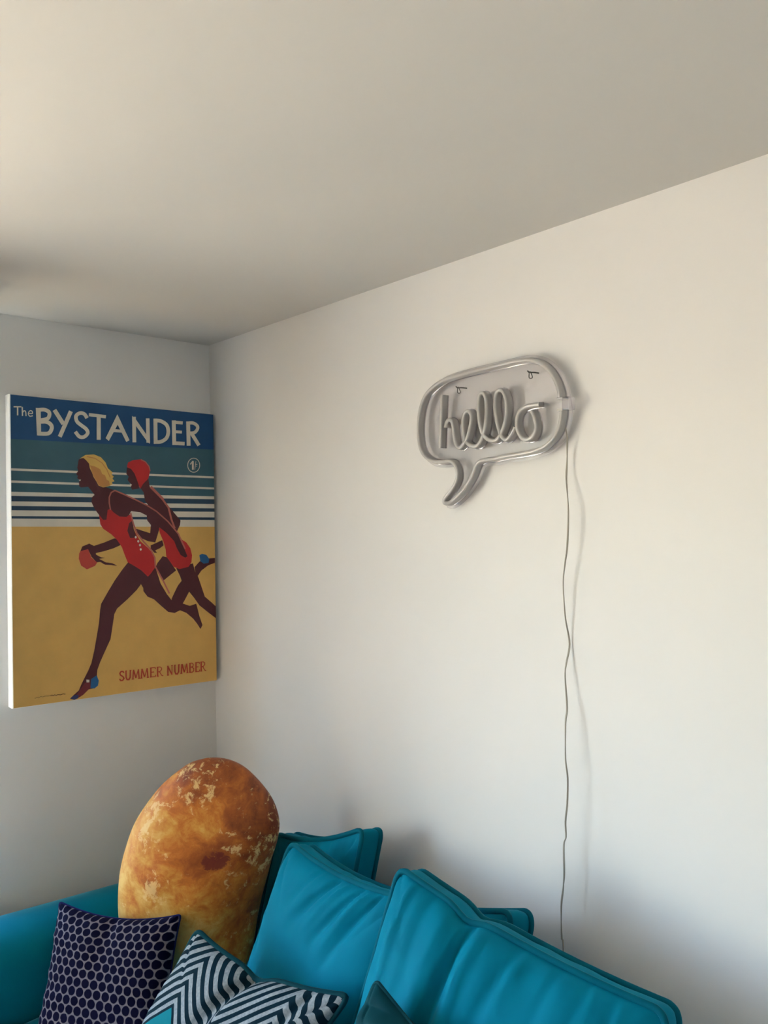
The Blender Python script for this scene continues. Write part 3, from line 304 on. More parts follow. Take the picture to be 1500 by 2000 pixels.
def velvet(name, col, sheen_tint, sheen=0.6, rough=0.7, var=0.10):
    t = NT(name)
    tc = t.n('TexCoord')
    nz = t.n('TexNoise', i_Scale=7.0, i_Detail=5.0, i_Roughness=0.6)
    t.l(tc.outputs['Object'], nz.inputs['Vector'])
    dark = tuple(c * (1 - var) for c in col[:3]) + (1,)
    lite = tuple(c * (1 + var) for c in col[:3]) + (1,)
    t.l(t.ramp(nz.outputs[0], [(0.3, dark), (0.7, lite)]), t.b.inputs['Base Color'])
    fn = t.n('TexNoise', i_Scale=900.0, i_Detail=2.0)
    t.l(tc.outputs['Object'], fn.inputs['Vector'])
    t.bump(fn.outputs[0], 0.12, 0.0008)
    t.set(Roughness=rough, Sheen_Weight=sheen, Sheen_Roughness=0.35, Sheen_Tint=sheen_tint,
          Specular_IOR_Level=0.06)
    MAT[name] = t.m


velvet('teal_velvet', (0.000, 0.175, 0.280, 1), (0.05, 0.62, 0.85, 1), 0.16)
velvet('teal_piping', (0.000, 0.105, 0.160, 1), (0.08, 0.65, 0.85, 1), 0.25)
velvet('teal_sofa', (0.000, 0.180, 0.270, 1), (0.25, 0.75, 1.0, 1), 0.7)
velvet('deep_teal_velvet', (0.002, 0.040, 0.055, 1), (0.2, 0.6, 0.7, 1), 0.12)
velvet('navy_velvet', (0.008, 0.010, 0.075, 1), (0.2, 0.25, 0.8, 1), 0.3)

# navy flock dots on a silvery net
t = NT('dot_fabric')
uvn = t.n('UVMap')
sep = t.n('SeparateXYZ')
t.l(uvn.outputs[0], sep.inputs[0])
NX = 15.0
x = t.math('MULTIPLY', sep.outputs[0], NX)
y = t.math('MULTIPLY', sep.outputs[1], NX / 0.866)


def dotdist(ox, oy):
    # distance to a rectangular lattice (1 x 2*0.866 rows), y given in row units
    fx = t.math('SUBTRACT', t.math('FRACT', t.math('ADD', x, ox)), 0.5)
    fy = t.math('MULTIPLY', t.math('SUBTRACT', t.math('FRACT', t.math('ADD', t.math('MULTIPLY', y, 0.5), oy)), 0.5), 1.732)
    return t.math('SQRT', t.math('ADD', t.math('MULTIPLY', fx, fx), t.math('MULTIPLY', fy, fy)))


dd = t.math('MINIMUM', dotdist(0.0, 0.0), dotdist(0.5, 0.5))
tc = t.n('TexCoord')
nz = t.n('TexNoise', i_Scale=130.0, i_Detail=3.0)
t.l(tc.outputs['Object'], nz.inputs['Vector'])
dd = t.math('ADD', dd, t.math('MULTIPLY', t.math('SUBTRACT', nz.outputs[0], 0.5), 0.10))
fac = t.math('MULTIPLY', t.math('SUBTRACT', dd, 0.415), 20.0)
cl = t.n('Clamp')
t.l(fac, cl.inputs[0])
t.l(t.mix(cl.outputs[0], (0.003, 0.0035, 0.022, 1), (0.19, 0.18, 0.215, 1)), t.b.inputs['Base Color'])
t.bump(t.math('SUBTRACT', 1.0, cl.outputs[0]), 0.5, 0.0015)
t.set(Roughness=0.85, Specular_IOR_Level=0.06)
MAT['dot_fabric'] = t.m

# chevron stripes, silver and deep teal, with plain teal between the groups
t = NT('chevron_fabric')
uvn = t.n('UVMap')
sep = t.n('SeparateXYZ')
t.l(uvn.outputs[0], sep.inputs[0])
per = 0.57
ph = t.math('DIVIDE', t.math('SUBTRACT', sep.outputs[0], 0.22), per)
tri = t.math('MULTIPLY', t.math('ABSOLUTE', t.math('SUBTRACT', t.math('FRACT', t.math('ADD', ph, 0.5)), 0.5)), per)
d = t.math('ADD', t.math('SUBTRACT', 1.0, sep.outputs[1]), t.math('MULTIPLY', tri, -1.0))
d = t.math('ADD', d, 0.285)
grp = t.math('FRACT', t.math('DIVIDE', t.math('SUBTRACT', d, 0.02), 0.80))
stripe = t.math('GREATER_THAN', t.math('FRACT', t.math('DIVIDE', d, 0.062)), 0.52)
ingrp = t.math('LESS_THAN', grp, 0.70)
silver = t.math('MULTIPLY', stripe, ingrp)
tc = t.n('TexCoord')
nz = t.n('TexNoise', i_Scale=220.0, i_Detail=3.0)
t.l(tc.outputs['Object'], nz.inputs['Vector'])
base = t.mix(ingrp, (0.004, 0.17, 0.22, 1), (0.002, 0.016, 0.028, 1))
silvc = t.ramp(nz.outputs[0], [(0.3, (0.19, 0.235, 0.27, 1)), (0.7, (0.30, 0.345, 0.38, 1))])
t.l(t.mix(silver, base, silvc), t.b.inputs['Base Color'])
t.set(Roughness=0.75, Specular_IOR_Level=0.06)
MAT['chevron_fabric'] = t.m

# plush printed like a baked potato
t = NT('potato_print')
tc = t.n('TexCoord')
sep = t.n('SeparateXYZ')
t.l(tc.outputs['Object'], sep.inputs[0])
big = t.n('TexNoise', i_Scale=6.0, i_Detail=9.0, i_Roughness=0.60, i_Distortion=0.6)
t.l(tc.outputs['Object'], big.inputs['Vector'])
fine = t.n('TexNoise', i_Scale=30.0, i_Detail=8.0, i_Roughness=0.72, i_Distortion=0.8)
t.l(tc.outputs['Object'], fine.inputs['Vector'])
g = t.math('ADD', t.math('MULTIPLY', sep.outputs[2], 0.62), t.math('MULTIPLY', sep.outputs[0], 0.95))
v = t.math('ADD', t.math('ADD', t.math('MULTIPLY', big.outputs[0], 1.7), t.math('MULTIPLY', fine.outputs[0], 0.55)), g)
colr = t.ramp(t.math('SUBTRACT', v, 0.85), [
    (0.20, srgb(236, 198, 112)), (0.36, srgb(222, 160, 66)), (0.50, srgb(204, 118, 38)),
    (0.66, srgb(168, 86, 24)), (0.88, srgb(116, 48, 10))])
sp = t.n('TexNoise', i_Scale=42.0, i_Detail=7.0, i_Roughness=0.75, i_Distortion=0.5)
t.l(tc.outputs['Object'], sp.inputs['Vector'])
band = t.n('TexNoise', i_Scale=6.5, i_Detail=4.0)
t.l(tc.outputs['Object'], band.inputs['Vector'])
spf = t.n('Clamp')
t.l(t.math('MULTIPLY', t.math('SUBTRACT', t.math('ADD', sp.outputs[0], t.math('MULTIPLY', band.outputs[0], 0.9)), 1.045), 14.0), spf.inputs[0])
colr = t.mix(t.math('MULTIPLY', spf.outputs[0], 0.75), colr, srgb(244, 214, 146))
dv = t.math('ADD', t.math('POWER', t.math('DIVIDE', t.math('SUBTRACT', sep.outputs[0], POT_PATCH[0]), 0.032), 2.0),
            t.math('POWER', t.math('DIVIDE', t.math('SUBTRACT', sep.outputs[2], POT_PATCH[1]), 0.022), 2.0))
dv = t.math('ADD', dv, t.math('MULTIPLY', t.math('SUBTRACT', fine.outputs[0], 0.5), 5.0))
pf = t.n('Clamp')
t.l(t.math('MULTIPLY', t.math('SUBTRACT', 1.0, dv), 3.0), pf.inputs[0])
colr = t.mix(t.math('MULTIPLY', pf.outputs[0], 0.85), colr, srgb(112, 28, 24))
t.l(colr, t.b.inputs['Base Color'])
t.bump(fine.outputs[0], 0.15, 0.003)
t.set(Roughness=0.6, Sheen_Weight=0.1)
MAT['potato_print'] = t.m

INK = dict(title=srgb(16, 76, 128), teal=srgb(58, 100, 116), sand=srgb(226, 180, 98), white=srgb(226, 218, 204),
           navy=srgb(28, 60, 86), skin=srgb(82, 30, 38), red=srgb(196, 36, 38), pink=srgb(190, 104, 92),
           bag=srgb(200, 70, 58), hair=srgb(228, 186, 98), hairshade=srgb(208, 144, 80), shoe=srgb(120, 42, 50),
           blue=srgb(28, 92, 148), bluetoe=srgb(54, 62, 112), redtext=srgb(186, 62, 34), sig=srgb(120, 80, 44))
for k, c in INK.items():
    plain('ink_' + k, c, 0.6, 0.05, 18.0)

# ------------------------------------------------------------------ mesh helpers


def finish(me, smooth):
    if smooth:
        me.polygons.foreach_set('use_smooth', [True] * len(me.polygons))
    me.update()


def mesh_obj(name, verts, faces, mat, parent=None, smooth=False, uvs=None, mats=None, fmat=None):
    """one mesh object; verts are world coordinates"""
    off = parent_world(parent) if parent else Vector((0, 0, 0))
    me = bpy.data.meshes.new(name)
    me.from_pydata([tuple(Vector(v) - off) for v in verts], [], faces)
    for mm in (mats or [mat]):
        me.materials.append(MAT[mm])
    if fmat:
        me.polygons.foreach_set('material_index', fmat)
    if uvs:
        lay = me.uv_layers.new(name='UVMap')
        for lp in me.loops:
            lay.data[lp.index].uv = uvs[lp.vertex_index]
    finish(me, smooth)
    o = bpy.data.objects.new(name, me)
    COL.objects.link(o)
    if parent:
        o.parent = parent
    return o


def parent_world(o):
    v = Vector((0, 0, 0))
    while o:
        v = v + Vector(o.location)
        o = o.parent
    return v


def root_mesh(name, verts, faces, mat, origin, smooth=False, uvs=None, mats=None, fmat=None):
    origin = Vector(origin)
    o = mesh_obj(name, [Vector(v) - origin for v in verts], faces, mat, None, smooth, uvs, mats, fmat)
    o.location = origin
    return o


def empty(name, loc, label, cat, group=None):
    o = bpy.data.objects.new(name, None)
    o.empty_display_size = 0.05
    o.location = loc
    COL.objects.link(o)
    tag(o, label, cat, group)
    return o


def tag(o, label, cat, group=None):
    o['label'] = label
    o['category'] = cat
    if group:
        o['group'] = group
    return o


def struct(o, label=None):
    o['kind'] = 'structure'
    if label:
        o['label'] = label
    return o


BOXF = [(0, 1, 3, 2), (4, 6, 7, 5), (0, 4, 5, 1), (2, 3, 7, 6), (0, 2, 6, 4), (1, 5, 7, 3)]


def box_vf(a, b, base=0):
    v = [(x, y, z) for x in (a[0], b[0]) for y in (a[1], b[1]) for z in (a[2], b[2])]
    return v, [tuple(i + base for i in f) for f in BOXF]


def boxes(lst):
    V, F = [], []
    for a, b in lst:
        v, f = box_vf(a, b, len(V))
        V += v
        F += f
    return V, F


def lean(V):
    return [(x + LEAN * (H - z), y, z) for x, y, z in V]


def rounded_box(a, b, r, seg=4, puff=(0, 0, 0)):
    bm = bmesh.new()
    v, f = box_vf(a, b)
    vs = [bm.verts.new(p) for p in v]
    for q in f:
        bm.faces.new([vs[i] for i in q])
    bmesh.ops.recalc_face_normals(bm, faces=bm.faces)
    bmesh.ops.bevel(bm, geom=list(bm.edges), offset=r, segments=seg, profile=0.5, affect='EDGES', clamp_overlap=True)
    V = [tuple(x.co) for x in bm.verts]
    bm.verts.index_update()
    F = [tuple(x.index for x in fc.verts) for fc in bm.faces]
    bm.free()
    return V, F


def catmull(P, k=6, closed=False):
    P = [Vector(p) for p in P]
    n = len(P)
    out = []
    rng = range(n) if closed else range(n - 1)
    for i in rng:
        if closed:
            a, b, c, d = P[i - 1], P[i], P[(i + 1) % n], P[(i + 2) % n]
        else:
            b, c = P[i], P[i + 1]
            a = P[i - 1] if i > 0 else b * 2 - c
            d = P[i + 2] if i + 2 < n else c * 2 - b
        for j in range(k):
            s = j / k
            out.append(0.5 * ((2 * b) + (c - a) * s + (2 * a - 5 * b + 4 * c - d) * s * s + (3 * b - a - 3 * c + d) * s ** 3))
    if not closed:
        out.append(P[-1])
    return out


def tube(path, radius, seg=8, closed=False, rfun=None):
    P = [Vector(p) for p in path]
    n = len(P)
    V, F = [], []
    tang = []
    for i in range(n):
        a = P[i - 1] if (i > 0 or closed) else P[i]
        b = P[(i + 1) % n] if (i < n - 1 or closed) else P[i]
        tang.append((b - a).normalized() if (b - a).length > 1e-9 else Vector((0, 0, 1)))
    nrm = tang[0].orthogonal().normalized()
    for i in range(n):
        nrm = (nrm - tang[i] * nrm.dot(tang[i]))
        nrm = nrm.normalized() if nrm.length > 1e-6 else tang[i].orthogonal().normalized()
        bn = tang[i].cross(nrm)
        r = rfun(i / max(1, n - 1)) if rfun else radius
        for k in range(seg):
            t = 2 * math.pi * k / seg
            V.append(tuple(P[i] + nrm * (r * math.cos(t)) + bn * (r * math.sin(t))))
    for i in range(n if closed else n - 1):
        j = (i + 1) % n
        for k in range(seg):
            l = (k + 1) % seg
            F.append((i * seg + k, i * seg + l, j * seg + l, j * seg + k))
    if not closed:
        F.append(tuple(range(seg))[::-1])
        F.append(tuple((n - 1) * seg + k for k in range(seg)))
    return V, F


def merge(*vf):
    V, F = [], []
    for v, f in vf:
        o = len(V)
        V += list(v)
        F += [tuple(i + o for i in q) for q in f]
    return V, F


def polygon_prism(pts, to3d, d0, d1):
    """closed outline (2-D) extruded between two depths"""
    n = len(pts)
    tris = geometry.tessellate_polygon([[Vector((p[0], p[1], 0)) for p in pts]])
    V = [to3d(p[0], p[1], d0) for p in pts] + [to3d(p[0], p[1], d1) for p in pts]
    F = [tuple(t) for t in tris] + [tuple(n + i for i in reversed(t)) for t in tris]
    S = [(i, (i + 1) % n, n + (i + 1) % n, n + i) for i in range(n)]
    return V, F, S


# ------------------------------------------------------------------ room shell
w1 = WIN1
TH = 0.28
V, F = boxes([((-TH, w1['y1'], -0.02), (0, 0, H)), ((-TH, ROOM_Y, -0.02), (0, w1['y0'], H)),
              ((-TH, w1['y0'], -0.02), (0, w1['y1'], w1['z0'])), ((-TH, w1['y0'], w1['z1']), (0, w1['y1'], H))])
struct(mesh_obj('wall_left', lean(V), F, 'wall_paint'))
V, F = boxes([((-TH, 0, -0.02), (ROOM_X + TH, TH, H + 0.1))])
struct(mesh_obj('wall_right', V, F, 'wall_paint'))
V, F = boxes([((ROOM_X, ROOM_Y, -0.02), (ROOM_X + TH, 0, H + 0.1))])
struct(mesh_obj('wall_far', V, F, 'wall_paint'))
V, F = boxes([((-TH, ROOM_Y - TH, -0.02), (ROOM_X + TH, ROOM_Y, H + 0.1))])
struct(mesh_obj('wall_front', V, F, 'far_wall_paint'))
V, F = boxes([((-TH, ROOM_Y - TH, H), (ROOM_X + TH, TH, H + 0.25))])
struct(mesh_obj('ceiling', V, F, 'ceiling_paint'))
V, F = boxes([((-TH, ROOM_Y - TH, -0.12), (ROOM_X + TH, TH, 0.0))])
struct(mesh_obj('floor', V, F, 'floor_wood'))
V, F = boxes([((-30, -34, -0.4), (34, 30, -0.12))])
struct(mesh_obj('paved_ground', V, F, 'paving'))


def window_x(name, y0, y1, z0, z1, n):
    o = bpy.data.objects.new(name, None)
    o.location = (-0.14, (y0 + y1) / 2, z0)
    COL.objects.link(o)
    struct(o)
    X0, X1, s = -0.18, -0.11, 0.06
    lst = [((X0, y0, z0), (X1, y1, z0 + s)), ((X0, y0, z1 - s), (X1, y1, z1)),
           ((X0, y0, z0), (X1, y0 + s, z1)), ((X0, y1 - s, z0), (X1, y1, z1))]
    for i in range(1, n):
        c = y0 + (y1 - y0) * i / n
        lst.append(((X0, c - 0.035, z0), (X1, c + 0.035, z1)))
    mesh_obj('window_frame', *boxes([(tuple(a), tuple(b)) for a, b in lst]), 'white_gloss', o)
    mesh_obj('window_sill', *boxes([((-0.11, y0 - 0.03, z0 - 0.03), (0.06, y1 + 0.0, z0 + 0.004))]), 'white_gloss', o)
    for i in range(n):
        a = y0 + (y1 - y0) * i / n + 0.05
        b = y0 + (y1 - y0) * (i + 1) / n - 0.05
        mesh_obj('pane', *boxes([((-0.15, a, z0 + s - .005), (-0.144, b, z1 - s + .005))]), 'window_glass', o)


window_x('window_1', w1['y0'], w1['y1'], w1['z0'], w1['z1'], 3)

# white curtains gathered at either end of the side window
t = NT('sheer_curtain')
out = [n for n in t.t.nodes if n.type == 'OUTPUT_MATERIAL'][0]
df = t.n('BsdfDiffuse')
df.inputs[0].default_value = (0.85, 0.84, 0.82, 1)
tl = t.n('BsdfTranslucent')
tl.inputs[0].default_value = (0.85, 0.84, 0.82, 1)
mx = t.n('MixShader')
mx.inputs[0].default_value = 0.28
t.l(df.outputs[0], mx.inputs[1])
t.l(tl.outputs[0], mx.inputs[2])
t.l(mx.outputs[0], out.inputs[0])
MAT['sheer_curtain'] = t.m


def curtain(y_a, y_b, x_c, amp, folds, label, drift):
    root = empty('curtain', (x_c, (y_a + y_b) / 2, 0.70), label, 'curtain', 'white curtains at the side window')
    NY, NZc = folds * 10, 24
    V, F = [], []
    for j in range(NZc + 1):
        z = 0.70 + (2.20 - 0.70) * j / NZc
        k = max(0.0, min(1.0, (1.02 - z) / 0.30))
        k = k * k * (3 - 2 * k)
        for i in range(NY + 1):
            s = i / NY
            y = y_a + (y_b - y_a) * s + drift * k * (1 - s)
            ph = s * folds * 2 * math.pi + 0.5 * math.sin(z * 2 + s * 5)
            kk = k if drift else 0.0           # drawn back towards the wall near its hem
            V.append((x_c * (1 - 0.45 * kk) + LEAN * (H - z) * 0.5 + amp * (1 - 0.6 * kk) * math.sin(ph) * (0.75 + 0.25 * math.sin(s * 9 + 1)), y + 0.010 * math.sin(2 * ph), z))
    for j in range(NZc):
        for i in range(NY):
            a = j * (NY + 1) + i
            F.append((a, a + 1, a + NY + 2, a + NY + 1))
    o = mesh_obj('curtain_panel', V, F, 'sheer_curtain', root, True)
    sd = o.modifiers.new('cloth', 'SOLIDIFY')
    sd.thickness = 0.0012
    mesh_obj('curtain_track', *boxes([((x_c - 0.012, min(y_a, y_b), 2.20), (x_c + 0.012, max(y_a, y_b), 2.235))]), 'white_gloss', root)


curtain(-0.800, -1.26, 0.200, 0.155, 9, 'white curtain gathered at the window edge beside the canvas print', -0.13)
curtain(-3.02, -3.26, 0.115, 0.085, 6, 'white curtain gathered at the far end of the side window', 0.0)

# ------------------------------------------------------------------ canvas print on the left wall
PC = dict(TL=Vector((0.044, -0.636, 2.023)), TR=Vector((0.044, -0.009, 2.015)),
          BR=Vector((0.060, -0.015, 1.131)), BL=Vector((0.060, -0.642, 1.155)))
PC_N = Vector((1, 0, LEAN)).normalized()


def canvas_pt(u, v, d):
    p = (PC['BL'] * (1 - u) + PC['BR'] * u) * (1 - v) + (PC['TL'] * (1 - u) + PC['TR'] * u) * v
    return tuple(p + PC_N * d)


poster = empty('canvas_print', canvas_pt(0.5, 0, -0.04), 'unframed canvas print of two red-suited bathers running along a yellow beach', 'canvas print')
# stretched canvas with softly rounded edges
ring = []
rr = 0.012
W_, H_ = 0.627, 0.876
prof = [(-0.0395, 0.0), (-0.006, 0.0), (-0.002, 0.0012), (0.0, 0.005)]
Vc, Fc = [], []
for d, ins in prof:
    a, b = ins / W_, ins / H_
    for u, v in ((a, b), (1 - a, b), (1 - a, 1 - b), (a, 1 - b)):
        Vc.append(canvas_pt(u, v, d))
for i in range(len(prof) - 1):
    for k in range(4):
        Fc.append((i * 4 + k, i * 4 + (k + 1) % 4, (i + 1) * 4 + (k + 1) % 4, (i + 1) * 4 + k))
Fc.append(tuple(range(4))[::-1])
Fc.append(tuple(len(prof) * 4 - 4 + k for k in range(4)))
mesh_obj('stretched_canvas', Vc, Fc, 'canvas_white', poster)

parts = {}
order = []
for i, (part, col, polys) in enumerate(PRINT):
    if part not in parts:
        parts[part] = dict(V=[], F=[], mats=[], fm=[])
        order.append(part)
    P = parts[part]
    if 'ink_' + col not in P['mats']:
        P['mats'].append('ink_' + col)
    mi = P['mats'].index('ink_' + col)
    for j, q in enumerate(polys):
        e = 0.0035
        q = [(min(1 - e, max(e, a)), min(1 - e * .8, max(e * .8, b))) for a, b in q]
        lift = 0.0002 + 0.00003 * i + 0.000006 * (j % 6)
        base = len(P['V'])
        P['V'] += [canvas_pt(a, b, lift) for a, b in q]
        for tri in geometry.tessellate_polygon([[Vector((a, b, 0)) for a, b in q]]):
            A, B, Cc = (Vector((*q[k], 0)) for k in tri)
            if (B - A).cross(Cc - A).z < 0:
                tri = tri[::-1]
            P['F'].append(tuple(base + k for k in tri))
            P['fm'].append(mi)
for part in order:
    P = parts[part]
    mesh_obj(part, P['V'], P['F'], None, poster, mats=P['mats'], fmat=P['fm'])

# ------------------------------------------------------------------ neon style sign on the right wall
SIGN_F, SIGN_B = -0.035, -0.0165      # tube front, tube back / board front
sign = empty('neon_sign', (1.25, -0.02, 1.70), 'unlit hello speech-bubble neon sign on clear acrylic, hung on right wall', 'neon sign')


def strip_tube(path2, width, closed=False, k=5, y0=SIGN_B, y1=SIGN_F):
    P = catmull([(x, z, 0) for x, z in path2], k, closed)
    n = len(P)
    prof = [(-0.5, 0.0), (-0.5, 0.80), (-0.38, 0.94), (-0.15, 1.0), (0.15, 1.0), (0.38, 0.94), (0.5, 0.80), (0.5, 0.0)]
    V, F = [], []
    for i in range(n):
        a = P[max(i - 1, 0)]
        b = P[min(i + 1, n - 1)]
        t = (b - a).normalized()
        nn = Vector((-t.y, t.x))
        for s, d in prof:
            V.append((P[i].x + nn.x * s * width, y0 + (y1 - y0) * d, P[i].y + nn.y * s * width))
    m = len(prof)
    for i in range(n - 1):
        for q in range(m):
            F.append((i * m + q, i * m + (q + 1) % m, (i + 1) * m + (q + 1) % m, (i + 1) * m + q))
    F.append(tuple(range(m))[::-1])
    F.append(tuple((n - 1) * m + q for q in range(m)))
    return V, F


TW = 0.0092
mesh_obj('bubble_tube', *strip_tube(SIGN['outline'], TW, k=4), 'silicone', sign, True)
mesh_obj('letter_stem_tube', *strip_tube(SIGN['h_stem'], TW), 'silicone', sign, True)
mesh_obj('letter_script_tube', *strip_tube(SIGN['script'], TW, k=4), 'silicone', sign, True)
mesh_obj('letter_ring_tube', *strip_tube(SIGN['o'], TW), 'silicone', sign, True)
for o in list(sign.children):
    key = {'bubble_tube': 'outline', 'letter_stem_tube': 'h_stem', 'letter_script_tube': 'script', 'letter_ring_tube': 'o'}[o.name]
    mesh_obj('clear_channel', *strip_tube(SIGN[key], TW + 0.0034, k=4, y1=SIGN_B - 0.0035), 'acrylic_edge', o)
for o in list(sign.children):
    es = o.modifiers.new('edge', 'EDGE_SPLIT')
    es.split_angle = math.radians(50)

# board: outline of the bubble pushed outwards
pts = catmull([(x, z, 0) for x, z in SIGN['outline']], 2, False)
pts = [Vector((p.x, p.y)) for p in pts]
# close the gap on the right-hand side
area = sum(pts[i].x * pts[(i + 1) % len(pts)].y - pts[(i + 1) % len(pts)].x * pts[i].y for i in range(len(pts)))
sgn = 1 if area < 0 else -1
out = []
for i in range(len(pts)):
    t = (pts[(i + 1) % len(pts)] - pts[i - 1]).normalized()
    nn = Vector((-t.y, t.x)) * sgn
    out.append(pts[i] + nn * 0.012)
# drop points where the offset folds back on itself
clean = [p for p in out if min((p - q).length for q in pts) > 0.0108]
V, F, S = polygon_prism(clean, lambda a, b, d: (a, d, b), SIGN_B, SIGN_B + 0.004)
board = mesh_obj('clear_backboard', V, F, 'acrylic', sign)
eV = V
mesh_obj('backboard_edge', V, S, 'acrylic_edge', board)


def sign_tube(name, pts3, r, mat, parent, seg=8):
    return mesh_obj(name, *tube(pts3, r, seg), mat, parent, True)


# clear connector block over the gap in the bubble
a, b = SIGN['outline'][0], SIGN['outline'][-1]
cx, cz = (a[0] + b[0]) / 2, (a[1] + b[1]) / 2
V, F = rounded_box((cx + 0.004, SIGN_F - 0.001, cz - 0.0125), (cx + 0.022, SIGN_B, cz + 0.0125), 0.002, 2)
conn = mesh_obj('tube_connector', V, F, 'acrylic_edge', sign)
for pz, nm in ((a[1] - 0.001, 'end_cap'), (b[1] + 0.001, 'end_cap')):
    V, F = rounded_box((cx - 0.008, SIGN_F - 0.0008, pz - 0.002), (cx + 0.006, SIGN_B, pz + 0.002), 0.001, 2)
    mesh_obj(nm, V, F, 'silicone', sign)
for hx, hz in SIGN['hooks']:
    hk = sign_tube('wall_hook', [(hx + 0.004, 0.0, hz), (hx + 0.003, -0.012, hz), (hx, -0.027, hz - 0.001), (hx - 0.001, -0.030, hz + 0.002)], 0.0014, 'steel', sign)
    sign_tube('wire_loop', catmull([(hx, -0.0245, hz + 0.001), (hx - 0.002, -0.0235, hz - 0.005), (hx - 0.003, -0.022, hz - 0.011),
                            (hx + 0.001, -0.021, hz - 0.0125), (hx + 0.005, -0.022, hz - 0.011), (hx + 0.004, -0.0235, hz - 0.005), (hx + 0.001, -0.0245, hz + 0.001)], 3), 0.0010, 'steel', hk, 6)

# flat twin power cord, twisting as it hangs
cp = catmull([(a, b, c) for a, b, c in SIGN['cord']], 6)
n = len(cp)
V1, V2 = [], []
for i, p in enumerate(cp):
    tw = 0.5 + 5.5 * math.sin(i / n * 7.0) + 0.35 * i / 6
    off = Vector((math.cos(tw), math.sin(tw) * 0.6, 0)) * 0.00085
    V1.append(p + off)
    V2.append(p - off)
end = [Vector((cp[0].x - 0.002, SIGN_B - 0.004, cp[0].z + 0.02))]
mesh_obj('power_cord', *merge(tube(end + V1, 0.0011, 6), tube(end + V2, 0.0011, 6)), 'cord_plastic', sign, True)


# ------------------------------------------------------------------ cushions
def grid_axis(N):
    return [math.sin((i / N * 2 - 1) * math.pi / 2) * 0.55 + (i / N * 2 - 1) * 0.45 for i in range(N + 1)]


